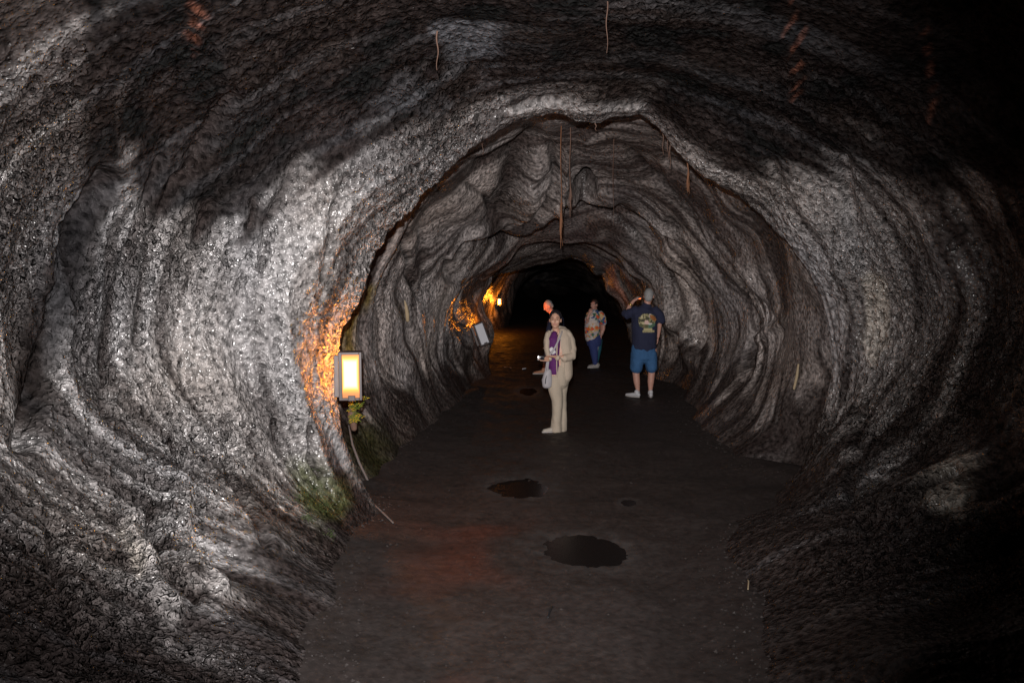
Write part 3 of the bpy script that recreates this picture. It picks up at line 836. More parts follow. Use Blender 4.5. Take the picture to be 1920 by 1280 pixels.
add_tube(bm, [w(350, 612, -.112), w(352, 660, -.110), w(346, 720, -.118)], [(.004, .004)] * 3, 6, side=XS)
mesh_obj('pocket_seam', bm, m_beige2, jk)
shoe(woman, w(290, 1232, -.03) - V(0, 0, w(290, 1232).z) + V(.03, 0, 0), (-1, -.18, 0), m_cream, .235, h=.055)
shoe(woman, w(345, 1232, .08) - V(0, 0, w(345, 1232).z), (-.9, -.35, 0), m_cream, .22, h=.055)
# handbag with strap
bg = empty('handbag', (loc[0], loc[1], 0)); tag(bg, 'pale grey shoulder bag hanging at the hip of the woman in beige', 'handbag')
bm = bmesh.new()
add_tube(bm, [w(205, 820, -.12), w(203, 770, -.12), w(210, 715, -.12), w(214, 690, -.12)], [(.062, .040), (.070, .045), (.055, .038), (.038, .02)], 16, side=XS)
fused('bag_body', bm, m_bag, bg, .008, 2, (.005, 12, 9))
bm = bmesh.new()
add_tube(bm, [w(188, 800, -.165), w(192, 760, -.168), w(200, 730, -.166)], [(.005, .003), (.007, .004), (.003, .003)], 8, side=XS)
mesh_obj('bag_opening', bm, m_black, bg)
bm = bmesh.new()
add_tube(bm, [w(330, 362, -.05), w(302, 425, -.150), w(265, 500, -.168), w(222, 560, -.165), w(212, 630, -.15), w(206, 700, -.14)], [(.013, .006)] * 6, 8, side=XS)
add_tube(bm, [w(222, 560, -.162), w(200, 630, -.15), w(190, 700, -.14)], [(.010, .005)] * 3, 8, side=XS)
mesh_obj('strap', bm, m_bag, bg)
# compact camera in her hand
cmr = empty('compact_camera', (loc[0], loc[1], 0)); tag(cmr, 'silver compact camera in the hand of the woman in beige', 'camera')
bm = bmesh.new(); c_ = w(150, 577, -.235); add_box(bm, (c_.x - .045, c_.y - .014, c_.z - .028), (c_.x + .045, c_.y + .014, c_.z + .028), .006); mesh_obj('camera_body', bm, m_black, cmr)
bm = bmesh.new(); add_box(bm, (c_.x - .048, c_.y - .016, c_.z - .029), (c_.x - .018, c_.y + .016, c_.z + .030), .005); mesh_obj('silver_end', bm, m_silver, cmr)
bm = bmesh.new(); add_tube(bm, [c_ + V(.01, -.012, 0), c_ + V(.01, -.030, 0)], [.020, .018], 18, caps=False); mesh_obj('camera_lens', bm, m_lens, cmr)

# ---- 2: man in navy T-shirt and denim shorts seen from behind
loc2, S2 = start_person(1206, 744, '')
def m(zx, zy, yy=0.0): return Vector(((1080 + zx / 5.567 - 1206) / S2, yy, (744 - 530 - zy / 5.567) / S2))
bm = bmesh.new()
Mh2 = head(bm, m(742, 138, -.02), 1.06, yaw=math.pi - .25, nod=-.02)
add_tube(bm, [m(720, 262, .0), m(728, 215, 0), m(738, 165, 0)], [.064, .060, .058], 14)
add_tube(bm, [m(700, 690), m(702, 600), m(702, 480), m(705, 350), m(712, 275)], [(.17, .12), (.165, .13), (.19, .13), (.20, .12), (.10, .08)], 18, side=XS)
add_tube(bm, [m(632, 700), m(628, 880), m(622, 930), m(632, 1030), m(645, 1120)], [.095, .064, .062, .056, .034], 14)
add_tube(bm, [m(780, 700), m(784, 880), m(785, 930), m(778, 1030), m(776, 1120)], [.095, .064, .062, .056, .034], 14)
add_tube(bm, [m(595, 285), m(535, 330, .03), m(512, 345, .06), m(560, 245, .14), m(605, 190, .17)], [.06, .05, .042, .036, .026], 14)
add_tube(bm, [m(830, 290), m(862, 380, .0), m(858, 470, .01), m(850, 560, .04)], [.06, .048, .036, .028], 14)
add_hand(bm, m(604, 192, .17), (.75, .0, .55), (.6, .4, -.6), .17, .75, -1)
add_hand(bm, m(850, 556, .04), (-.05, .15, -1), (-1, 0, 0), .17, .5, 1)
man = fused('person', bm, skin_b, None, .0075, 2); man.location = loc2
tag(man, 'grey-haired man in navy T-shirt and denim shorts, seen from behind raising a camera', 'person')
bm = bmesh.new(); b2 = bmesh.new()
add_ball(b2, (0, .020, .032), (.079, .094, .094), 20); add_ball(b2, (0, .066, -.02), (.066, .046, .066), 16)
b2.transform(Mh2); me = bpy.data.meshes.new('t'); b2.to_mesh(me); b2.free(); bm.from_mesh(me)
fused('hair', bm, hair_grey, man, .008, 1, (.003, 60, 60))
ts = dress('t_shirt', man, m_navy, [
 ([m(702, 665), m(702, 600), m(703, 500), m(704, 400), m(706, 330), m(714, 275), m(722, 250)], [(.212, .165), (.215, .165), (.215, .165), (.222, .160), (.232, .150), (.160, .110), (.09, .075)], XS),
 ([m(600, 290), m(555, 315, .03), m(520, 340, .06), m(512, 325, .08)], [(.085, .085), (.085, .08), (.08, .075), (.07, .07)], None),
 ([m(815, 295), m(855, 340), m(868, 392, .0)], [(.085, .085), (.082, .08), (.078, .075)], None)],
 .010, 3, (.015, 6, 4))
sh = dress('denim_shorts', man, m_denim, [
 ([m(700, 650), m(700, 700), m(702, 750)], [(.205, .155), (.215, .16), (.21, .155)], XS),
 ([m(640, 730), m(632, 810), m(625, 885)], [(.118, .135), (.112, .125), (.108, .12)], XS),
 ([m(765, 730), m(775, 810), m(784, 885)], [(.115, .135), (.105, .125), (.098, .12)], XS)],
 .010, 2, (.011, 9, 6))
shoe(man, m(650, 0, -.05) - V(0, 0, m(650, 0).z) , (-.50, .42, 0), m_white, .27, h=.075)
shoe(man, m(775, 0, -.06) - V(0, 0, m(775, 0).z), (.12, .85, 0), m_white, .27, h=.075)
for zx in (640, 776):
    bm = bmesh.new(); add_tube(bm, [m(zx, 1138, .0), m(zx, 1150, .0)], [.042, .044], 14); mesh_obj('sock', bm, m_white, man)
bm = bmesh.new(); c_ = m(568, 233, .145); add_tube(bm, [c_ - V(.012, .0, .014), c_ + V(.012, .0, .014)], [.040, .040], 16, caps=False); mesh_obj('wristwatch', bm, m_gold, man)
# print on the back of the shirt, laid on the cloth
from mathutils.bvhtree import BVHTree
def print_on(shirt, x0, x1, z0, z1, y_from, paint, name, n=(70, 80), side=-1, soft=None):
    me_ = shirt.data
    bvh = BVHTree.FromPolygons([v.co for v in me_.vertices], [tuple(p.vertices) for p in me_.polygons])
    vs, fs, cols, idx = [], [], [], {}
    for j in range(n[1] + 1):
        for i in range(n[0] + 1):
            u = i / n[0]; v = j / n[1]
            c = paint(u, v)
            if c is None: continue
            h, nn, _, _ = bvh.ray_cast(Vector((x0 + (x1 - x0) * u, y_from, z1 + (z0 - z1) * v)), Vector((0, -side, 0)) if side < 0 else Vector((0, 1, 0)))
            if h is None: continue
            idx[(i, j)] = len(vs); vs.append(h + Vector((0, side * .003 if side < 0 else -.003, 0))); cols.append(c)
    for (i, j) in list(idx):
        q = [(i, j), (i + 1, j), (i + 1, j + 1), (i, j + 1)]
        if all(k in idx for k in q): fs.append([idx[k] for k in q])
    m2 = bpy.data.meshes.new(name); m2.from_pydata(vs, [], fs)
    a = m2.attributes.new('ink', 'FLOAT_COLOR', 'POINT')
    a.data.foreach_set('color', np.array([[*c, 1] for c in cols], np.float32).reshape(-1))
    m2.polygons.foreach_set('use_smooth', np.ones(len(m2.polygons), bool))
    m2.materials.append(ink); o = bpy.data.objects.new(name, m2); COL.objects.link(o); o.parent = shirt
    return o
ink = bpy.data.materials.new('printed_ink'); ink.use_nodes = True
_b = ink.node_tree.nodes['Principled BSDF']; _b.inputs['Roughness'].default_value = .8
_a = ink.node_tree.nodes.new('ShaderNodeAttribute'); _a.attribute_name = 'ink'; ink.node_tree.links.new(_a.outputs['Color'], _b.inputs['Base Color'])
def n2(u, v, s=1, o=0): return float(noise(u * s + o, v * s, 3.3 + o))
def paint_back(u, v):
    """eagle-and-foliage picture with a pale caption block below it"""
    q = n2(u, v, 6); r = n2(u, v, 14, 3)
    cap = (.20 < u < .86 and .86 < v < .985) or (.26 < u < .74 and .76 < v < .87)
    if cap:
        if .89 < v < .955 and abs(math.sin(u * 62)) > .45 and r > -.2: return (.16, .13, .06)
        return (.40, .35, .19)
    e = math.hypot((u - .47) / .50, (v - .38) / .42) + .14 * q
    if e > 1: return None
    dx, dy = u - .80, v - .24            # the wing
    wx = dx * .80 + dy * .6; wy = -dx * .6 + dy * .80
    if (wx / .27) ** 2 + (wy / .10) ** 2 < 1: return (.30, .10 + .06 * r, .03) if wx < .12 else (.42, .20, .06)
    if math.hypot((u - .62) / .07, (v - .12) / .10) < 1: return (.55, .50, .50)
    if math.hypot((u - .42) / .13, (v - .45) / .11) + .2 * r < 1: return (.60, .42, .36)
    if math.hypot((u - .60) / .13, (v - .53) / .05) < 1: return (.55, .55, .50)
    if v > .50 and u > .5: return (.05, .13, .09) if r > -.1 else (.12, .16, .08)
    if v > .55: return (.15, .12, .06) if q > 0 else (.08, .09, .04)
    if r > .22 or (q < -.25): return (.05, .05, .03)
    if u < .34 and q > .15: return (.45, .40, .24)
    return (.28, .25, .13)
a0, a1 = m(628, 316), m(822, 512)
print_on(ts, a0.x, a1.x, a1.z, a0.z, -1.0, paint_back, 'shirt_print')
# his camera
cm2 = empty('pocket_camera', (loc2[0], loc2[1], 0)); tag(cm2, 'small camera with a lit orange screen held up by the man in denim shorts', 'camera')
bm = bmesh.new(); c_ = m(658, 168, .17); add_box(bm, (c_.x - .045, c_.y - .012, c_.z - .026), (c_.x + .04, c_.y + .012, c_.z + .030), .005); mesh_obj('camera_body', bm, m_black, cm2)
bm = bmesh.new(); add_box(bm, (c_.x - .012, c_.y - .0145, c_.z - .012), (c_.x + .028, c_.y - .0125, c_.z + .014)); mesh_obj('camera_screen', bm, m_redscreen, cm2)

# ---- 3: woman in floral shirt, further back, turned to the left
loc3, S3 = start_person(1116, 689, '')
def f(zx, zy, yy=0.0): return Vector(((1080 + zx / 5.567 - 1116) / S3, yy, (689 - 530 - zy / 5.567) / S3))
bm = bmesh.new()
Mh3 = head(bm, f(182, 228, -.02), .92, yaw=-.75, nod=.12)
add_tube(bm, [f(195, 315, .02), f(190, 262, .01)], [.055, .048], 14)
add_tube(bm, [f(182, 600), f(178, 480), f(182, 380), f(190, 315)], [(.16, .13), (.17, .14), (.16, .13), (.09, .07)], 18, side=XS)
add_tube(bm, [f(172, 600, -.03), f(188, 740, -.03), f(196, 845, -.02)], [.085, .06, .04], 12)
add_tube(bm, [f(225, 600, .05), f(225, 740, .05), f(214, 845, .05)], [.085, .06, .04], 12)
add_tube(bm, [f(265, 335), f(282, 420, .0), f(283, 480, .0), f(262, 540, -.03)], [.052, .044, .038, .028], 12)
add_tube(bm, [f(130, 340, -.02), f(112, 420, -.08), f(110, 360, -.16), f(128, 310, -.17)], [.048, .042, .034, .026], 12)
add_hand(bm, f(262, 536, -.03), (-.12, -.1, -1), (-1, 0, 0), .15, .5, 1)
add_hand(bm, f(128, 314, -.17), (.3, .1, 1), (.6, 1, 0), .14, .8, 1)
lady = fused('person', bm, skin_b, None, .0085, 2); lady.location = loc3
tag(lady, 'dark-haired woman in a bright floral shirt and navy trousers, standing beyond the others', 'person')
face_parts(Mh3, lady, hair_brown, False)
bm = bmesh.new(); b2 = bmesh.new()
add_ball(b2, (0, .022, .040), (.082, .096, .090), 18); add_ball(b2, (0, .07, -.02), (.066, .045, .06), 14)
b2.transform(Mh3); me = bpy.data.meshes.new('t'); b2.to_mesh(me); b2.free(); bm.from_mesh(me)
fused('hair', bm, hair_brown, lady, .009, 1, (.005, 40, 40))
m_floral = bpy.data.materials.new('floral_cotton'); m_floral.use_nodes = True
nt = m_floral.node_tree; bb = nt.nodes['Principled BSDF']; bb.inputs['Roughness'].default_value = .85
tc = nt.nodes.new('ShaderNodeTexCoord'); vo = nt.nodes.new('ShaderNodeTexVoronoi'); vo.inputs['Scale'].default_value = 17
nz_ = nt.nodes.new('ShaderNodeTexNoise'); nz_.inputs['Scale'].default_value = 18
ma = nt.nodes.new('ShaderNodeVectorMath'); ma.operation = 'MULTIPLY_ADD'; ma.inputs[1].default_value = (.10, .10, .10)
nt.links.new(tc.outputs['Object'], nz_.inputs['Vector']); nt.links.new(nz_.outputs['Color'], ma.inputs[0]); nt.links.new(tc.outputs['Object'], ma.inputs[2]); nt.links.new(ma.outputs[0], vo.inputs['Vector'])
sp = nt.nodes.new('ShaderNodeSeparateColor'); nt.links.new(vo.outputs['Color'], sp.inputs[0])
cr_ = nt.nodes.new('ShaderNodeValToRGB'); cr_.color_ramp.interpolation = 'CONSTANT'
el = cr_.color_ramp.elements
cols_ = [(0, (.50, .46, .44)), (.22, (.62, .10, .03)), (.36, (.45, .40, .42)), (.48, (.03, .07, .20)), (.60, (.55, .38, .18)), (.70, (.20, .24, .28)), (.80, (.05, .13, .08)), (.88, (.60, .55, .52))]
el[0].position = 0; el[0].color = (*cols_[0][1], 1); el[1].position = cols_[1][0]; el[1].color = (*cols_[1][1], 1)
for p_, c_ in cols_[2:]:
    e = el.new(p_); e.color = (*c_, 1)
nt.links.new(sp.outputs[0], cr_.inputs[0]); nt.links.new(cr_.outputs[0], bb.inputs['Base Color'])
fs = dress('floral_shirt', lady, m_floral, [
 ([f(168, 565), f(170, 500), f(172, 420), f(182, 350), f(192, 305)], [(.165, .155), (.180, .165), (.175, .155), (.165, .135), (.085, .075)], XS),
 ([f(255, 325), f(278, 370), f(284, 415)], [(.070, .075), (.068, .07), (.068, .068)], None),
 ([f(128, 330, -.02), f(108, 390, -.07)], [(.06, .065), (.055, .06)], None)], .010, 3, (.006, 10, 7))
def paint_flower(u, v):
    a = math.atan2(v - .5, u - .5); r = math.hypot(u - .5, v - .5)
    if r > .34 + .14 * abs(math.cos(2.5 * a)): return None
    if r < .10: return (.60, .30, .08)
    return (.62, .55, .50) if n2(u, v, 9) > -.25 else (.55, .33, .25)
for (zx, zy, rr2, pf) in ((165, 425, 42, 0), (118, 478, 24, 1), (205, 462, 22, 1), (150, 335, 24, 0)):
    q0, q1 = f(zx - rr2, zy - rr2), f(zx + rr2, zy + rr2)
    pp_ = paint_flower if pf == 0 else (lambda u, v: None if paint_flower(u, v) is None else (.66, .13, .025))
    # printed flowers seen from the front of the shirt
    print_on(fs, q0.x, q1.x, q1.z, q0.z, -1.0, pp_, 'printed_flower', (22, 22))
tr3 = dress('trousers', lady, m_jeans, [
 ([f(185, 565), f(186, 620)], [(.165, .145), (.165, .145)], XS),
 ([f(172, 610, -.03), f(185, 700, -.035), f(194, 790, -.03), f(198, 832, -.02)], [(.125, .13), (.095, .10), (.070, .08), (.062, .07)], XS)], .010, 2, (.005, 12, 6))
dress('trouser_panel', lady, m_teal, [([f(238, 600, .05), f(236, 700, .05), f(224, 780, .05), f(216, 828, .05)], [(.082, .11), (.065, .10), (.05, .08), (.045, .07)], XS)], .010, 2)
bm = bmesh.new(); add_tube(bm, [f(229, 605, -.085), f(220, 700, -.085), f(211, 790, -.07), f(210, 828, -.05)], [(.010, .006), (.009, .006), (.007, .005), (.007, .005)], 8, side=XS); mesh_obj('side_stripe', bm, m_white, tr3)
shoe(lady, V(f(228, 0).x, -.02, 0), (-1, -.25, 0), m_silver if False else m_sole, .24, h=.07)
shoe(lady, V(f(240, 0).x, .10, 0), (-1, -.15, 0), m_sole, .24, h=.07)
bm = bmesh.new(); c_ = f(266, 533, -.025); add_tube(bm, [c_ - V(0, 0, .008), c_ + V(0, 0, .008)], [.034, .034], 14, caps=False); mesh_obj('bracelet', bm, m_silver, lady)

# ---- 4: man half hidden behind the woman in beige, head bowed, lit orange by an added spot at the lantern
loc4, S4 = start_person(1031, 700, '')
def g4(px, py, yy=0.0): return Vector(((px - 1031) / S4, yy, (700 - py) / S4))
bm = bmesh.new()
Mh4 = head(bm, g4(1027, 574, -.02), 1.0, yaw=-1.35, nod=.55)
add_tube(bm, [g4(1037, 592), g4(1030, 578)], [.06, .055], 14)
add_tube(bm, [g4(1040, 648), g4(1041, 620), g4(1040, 598)], [(.15, .13), (.16, .14), (.12, .12)], 18, side=XS)
add_tube(bm, [g4(1030, 650, -.05), g4(1024, 674, -.06), g4(1020, 694, -.04)], [.09, .06, .038], 12)
add_tube(bm, [g4(1046, 650, .08), g4(1050, 674, .10), g4(1056, 694, .12)], [.09, .06, .038], 12)
add_tube(bm, [g4(1034, 602, -.10), g4(1028, 624, -.16), g4(1024, 640, -.2)], [.05, .042, .03], 12)
add_tube(bm, [g4(1050, 604, .12), g4(1054, 626, .14), g4(1048, 646, .10)], [.05, .042, .03], 12)
add_hand(bm, g4(1024, 640, -.2), (-.3, -.3, -.8), (-1, 0, 0), .17, .5, 1)
add_hand(bm, g4(1048, 646, .10), (-.2, -.2, -.8), (-1, 0, 0), .17, .5, 1)
old = fused('person', bm, skin_b, None, .0085, 2); old.location = loc4
tag(old, 'stooping man with his face lit orange, half hidden behind the woman in beige', 'person')
bm = bmesh.new(); b2 = bmesh.new(); add_ball(b2, (0, .030, .034), (.079, .084, .090), 18); add_ball(b2, (0, .066, -.02), (.066, .046, .06), 14)
b2.transform(Mh4); me = bpy.data.meshes.new('t'); b2.to_mesh(me); b2.free(); bm.from_mesh(me)
fused('hair', bm, hair_grey, old, .009, 1, (.003, 60, 60))
dress('dark_shirt', old, m_navy, [
 ([g4(1040, 652), g4(1041, 625), g4(1041, 604), g4(1040, 592)], [(.18, .16), (.19, .17), (.17, .16), (.10, .10)], XS),
 ([g4(1034, 600, -.10), g4(1029, 620, -.15)], [(.075, .075), (.065, .065)], None),
 ([g4(1050, 600, .12), g4(1054, 622, .14)], [(.075, .075), (.065, .065)], None)], .011, 3, (.010, 7, 4))
dress('shorts', old, m_dark, [
 ([g4(1040, 648), g4(1040, 656)], [(.17, .16), (.17, .16)], XS),
 ([g4(1031, 655, -.05), g4(1026, 674, -.06)], [(.11, .12), (.095, .10)], XS),
 ([g4(1046, 655, .08), g4(1050, 674, .10)], [(.11, .12), (.095, .10)], XS)], .011, 2)
shoe(old, V(g4(1021, 0).x + .02, -.04, 0), (-1, -.2, 0), m_tanshoe, .27, h=.07)
shoe(old, V(g4(1058, 0).x, .12, 0), (-1, -.1, 0), m_tanshoe, .27, h=.07)

# ------------------------------------------------------------------ wall lanterns
m_frame = new_mat('lantern_frame', (.055, .045, .046), .4, .2, noise_amt=.15)
m_plate = new_mat('lantern_plate', (.11, .10, .10), .6, noise_amt=.2, bump=.002)
m_frost = new_mat('frosted_glass', (.62, .63, .68), .25)
def glow_mat(name, strength):
    """frosted pane over a bulb: brightest in the middle, orange towards the rim of the pane"""
    mm = bpy.data.materials.new(name); mm.use_nodes = True; nt = mm.node_tree; b = nt.nodes['Principled BSDF']
    b.inputs['Base Color'].default_value = (.12, .07, .02, 1)
    uv = nt.nodes.new('ShaderNodeTexCoord'); mp = nt.nodes.new('ShaderNodeMapping')
    mp.inputs['Scale'].default_value = (1, 0, 1); mp.inputs['Location'].default_value = (0, 0, -.018); nt.links.new(uv.outputs['Object'], mp.inputs[0])
    vm = nt.nodes.new('ShaderNodeVectorMath'); vm.operation = 'MULTIPLY'; vm.inputs[1].default_value = (11.5, 0, 5.4); nt.links.new(mp.outputs[0], vm.inputs[0])
    ab = nt.nodes.new('ShaderNodeVectorMath'); ab.operation = 'ABSOLUTE'; nt.links.new(vm.outputs[0], ab.inputs[0])
    sp = nt.nodes.new('ShaderNodeSeparateXYZ'); nt.links.new(ab.outputs[0], sp.inputs[0])
    mxn = nt.nodes.new('ShaderNodeMath'); mxn.operation = 'MAXIMUM'; nt.links.new(sp.outputs[0], mxn.inputs[0]); nt.links.new(sp.outputs[2], mxn.inputs[1])
    rp = nt.nodes.new('ShaderNodeValToRGB'); e = rp.color_ramp.elements
    e[0].position = 0; e[0].color = (1, .84, .42, 1); e[1].position = 1.0; e[1].color = (.13, .028, .0, 1)
    q = e.new(.56); q.color = (.95, .62, .17, 1)
    q = e.new(.72); q.color = (.40, .13, .004, 1)
    q = e.new(.88); q.color = (.22, .050, .001, 1)
    nt.links.new(mxn.outputs[0], rp.inputs[0]); nt.links.new(rp.outputs[0], b.inputs['Emission Color']); b.inputs['Emission Strength'].default_value = strength
    return mm
def lantern(loc, rot, w_, h_, dpt, label, pane_mat, watts, lamp_at, lamp_r=.03, col=(1, .27, .014), more=()):
    t = empty('wall_lantern', loc, rot); tag(t, label, 'lantern', 'lanterns along the left wall')
    fr = .022; hw, hh = w_ / 2, h_ / 2
    bm = bmesh.new()
    add_box(bm, (-hw, -fr, -hh), (-hw + fr * 1.3, 0, hh), .004); add_box(bm, (hw - fr, -fr, -hh), (hw, 0, hh), .004)
    add_box(bm, (-hw + fr, -fr, hh - fr), (hw - fr, 0, hh), .004); add_box(bm, (-hw + fr, -fr, -hh), (hw - fr, 0, -hh + fr), .004)
    mesh_obj('lantern_frame', bm, m_frame, t, False)
    bm = bmesh.new(); add_box(bm, (-hw + fr, -.006, -hh + fr), (hw - fr, -.001, hh - fr)); mesh_obj('pane', bm, pane_mat, t, False)
    bm = bmesh.new(); add_box(bm, (-hw, 0, hh - .012), (hw, dpt, hh), .003); mesh_obj('lid', bm, m_frame, t, False)
    bm = bmesh.new(); add_box(bm, (-hw, 0, -hh), (hw, dpt, -hh + .012), .003); mesh_obj('base', bm, m_frame, t, False)
    bm = bmesh.new(); add_box(bm, (-hw - .045, .045, -hh + .02), (-hw - .006, dpt * .9, hh - .035), .004); mesh_obj('back_plate', bm, m_plate, t, False)
    bm = bmesh.new(); add_box(bm, (-.02, -fr - .022, -hh - .002), (.04, -fr, -hh + .045), .005); mesh_obj('latch', bm, m_frame, t, False)
    bm = bmesh.new(); add_tube(bm, [V(0, dpt * .5, -hh + .02), V(0, dpt * .5, -hh + .09)], [.02, .02], 12); mesh_obj('lamp_holder', bm, m_black, t)
    ld = bpy.data.lights.new('lantern_light', 'POINT'); ld.energy = watts; ld.color = col; ld.shadow_soft_size = lamp_r
    lo = bpy.data.objects.new('lantern_light', ld); COL.objects.link(lo); lo.parent = t; lo.location = lamp_at
    for wt, pos, rad in more:  # extra unseen point lights added behind the lantern to brighten the rock
        ld = bpy.data.lights.new('lantern_light', 'POINT'); ld.energy = wt; ld.color = col; ld.shadow_soft_size = rad
        lo = bpy.data.objects.new('lantern_light', ld); COL.objects.link(lo); lo.parent = t; lo.location = pos
    return t
g1 = glow_mat('lit_pane', 4.6)
pr, nr_ = surf(618, 700, 6, 6, 8.05)
dL = float(pr[1]) - .27
pL = at(657, 705, dL)
lantern(tuple(pL), (0, 0, math.radians(6)),   .195, .415, .125, 'near lantern glowing yellow at the edge of the rock arch', g1, 8.0, (-.132, .165, -.03), .012, more=((26.0, (.03, .26, .16), .02),))
pL2, _ = surf(912, 640, 6, 12, 18); pL2 = at(903, 626, 15.8)
lan2 = lantern(tuple(pL2), (0, math.radians(-20), math.radians(14)), .20, .43, .12, 'crooked lantern with a pale unlit-looking front pane, middle of the three', m_frost, 5, (.15, .42, .18), .02)
ld = bpy.data.lights.new('added_face_spot', 'SPOT'); ld.energy = 230; ld.color = (1, .20, .015); ld.spot_size = math.radians(19); ld.spot_blend = 1; ld.shadow_soft_size = .04  # added spot, no part of the lantern, aimed at the stooping man's face
lo = bpy.data.objects.new('added_face_spot', ld); COL.objects.link(lo); lo.parent = lan2
_w = Vector((.20, .20, .05)); lo.location = _w
_m = Matrix.LocRotScale(lan2.location, lan2.rotation_euler, None)
_dir = _m.to_3x3().inverted() @ (Vector((loc4[0] - .1, loc4[1], 1.30)) - _m @ _w)
lo.rotation_euler = _dir.to_track_quat('-Z', 'Y').to_euler()
_q, _n = surf(936, 566, 4, 22, 34)
pL3 = at(936, 566, float(_q[1]) - .40)
lantern(tuple(pL3), (0, 0, math.radians(10)),   .13, .23, .10, 'farthest lantern, a small bright flame-like light deep in the tunnel', g1, 30, (.02, -.14, -.02), .05)

# ------------------------------------------------------------------ plants, roots, sticks
m_leaf = new_mat('fern_leaf', (.10, .13, .02), .5, noise_amt=.4, nscale=30)
m_root = new_mat('dead_root', (.10, .055, .038), .8, noise_amt=.3, nscale=30)
m_root2 = new_mat('orange_root', (.15, .065, .030), .8, noise_amt=.25, nscale=30)
m_wood = new_mat('pale_dead_wood', (.34, .27, .17), .8, noise_amt=.25, nscale=20, bump=.004)
m_rootg = new_mat('grey_root', (.10, .085, .08), .8, noise_amt=.4, nscale=30)
m_moss = new_mat('green_moss', (.026, .042, .006), .8, noise_amt=.5, nscale=40)
def leaf(bm, base, d, n, L, wd):
    d = Vector(d).normalized(); n = Vector(n); n = (n - d * n.dot(d)).normalized(); s = d.cross(n)
    b = Vector(base); pts = []
    prof_ = [(0, .1), (.3, .8), (.6, 1), (.85, .5), (1, 0.04)]
    prev = None
    for t_, wv in prof_:
        c = b + d * L * t_ + n * L * .25 * math.sin(t_ * 2.2) - Vector((0, 0, 1)) * L * .25 * t_ * t_
        row = [bm.verts.new(c + s * wd * wv + n * wd * .2), bm.verts.new(c), bm.verts.new(c - s * wd * wv + n * wd * .2)]
        if prev:
            for k in range(2): bm.faces.new((prev[k], prev[k + 1], row[k + 1], row[k]))
        prev = row
fern = empty('small_fern', tuple(at(660, 762, 7.9))); tag(fern, 'small leafy plant growing just below the near glowing lantern', 'plant')
base = Vector(fern.location)
for k in range(15):
    a = random.uniform(-2.2, .9); L = random.uniform(.09, .17)
    d = Vector((math.cos(a) * .9, -random.uniform(.3, .9), random.uniform(-.7, .9)))
    bm = bmesh.new(); st = Vector((random.uniform(-.05, .06), random.uniform(0, .05), random.uniform(-.07, .09)))
    tip = st + d.normalized() * L
    add_tube(bm, [st, st.lerp(tip, .5) + V(0, 0, .01), tip], [.003, .0025, .0015], 5)
    for j in range(4):
        q = st.lerp(tip, .35 + .2 * j)
        for sgn in (-1, 1):
            s_ = d.cross(V(0, 0, 1)).normalized() * sgn
            leaf(bm, q, d.normalized() * .5 + s_, V(0, -.4, .9), random.uniform(.035, .055), .010)
    mesh_obj('frond', bm, m_leaf, fern)
bm = bmesh.new(); add_tube(bm, [V(0, .08, -.22), V(-.01, .05, -.1), V(0, .03, .02)], [.03, .045, .03], 10); mesh_obj('root_clump', bm, m_root, fern)

def hang(px, py0_, py1_, d, r0, mat, label, bulge=0, lean=0):
    a = at(px, py0_, d); b = at(px + lean, py1_, d)
    n = 12; bm = bmesh.new(); pts = []; rs = []
    for i in range(n + 1):
        t_ = i / n; p = a * (1 - t_) + b * t_
        pts.append(Vector((p[0] - a[0] + .006 * math.sin(9 * t_ + px), .006 * math.cos(7 * t_ + px), p[2] - a[2])))
        rs.append(r0 * (1 - .7 * t_) + (bulge * math.exp(-((t_ - .78) / .10) ** 2) if bulge else 0))
    add_tube(bm, pts, rs, 7)
    if bulge:
        for k in range(10):
            t_ = .6 + .03 * k; p = pts[0].lerp(pts[-1], t_); q = p + V(random.uniform(-.03, .03), random.uniform(-.02, .02), -.16)
            add_tube(bm, [p, q], [.004, .002], 5)
    o = mesh_obj('hanging_root', bm, mat, None, loc=tuple(a))
    tag(o, label, 'root', 'roots hanging from the cave ceiling')
hang(1052, 236, 466, 10.6, .007, m_root2, 'long orange root with a frayed orange bulge, hanging in the middle of the arch', .017)
hang(1069, 240, 405, 10.2, .007, m_root, 'thin straight root hanging beside the long orange one', .008)
hang(1150, 238, 420, 10.9, .005, m_root, 'hair-thin root hanging between the arch crown and the niche', 0)
hang(1243, 246, 290, 8.8, .006, m_root, 'leftmost short root of the three at the right shoulder of the arch')
hang(1251, 252, 300, 8.8, .006, m_root, 'middle short root of the three at the right shoulder of the arch', 0, 2)
hang(1257, 252, 316, 8.8, .007, m_root, 'rightmost and longest of the three short roots at the right shoulder of the arch', 0, -1)
hang(1290, 290, 340, 8.9, .010, m_root2, 'stubby tan root hanging under the right flank of the arch', .010)
hang(820, 60, 132, 6.4, .007, m_root, 'short thin root on the dark ceiling above the left flank of the arch')
hang(1138, 0, 100, 6.0, .005, m_root, 'long hair-thin root hanging from the dark ceiling near the top of the picture')
hang(905, 250, 290, 8.3, .004, m_root, 'tiny root hanging from the left flank of the arch edge')
hang(1117, 232, 246, 8.0, .006, m_root, 'tiny stub of root under the crown of the arch')

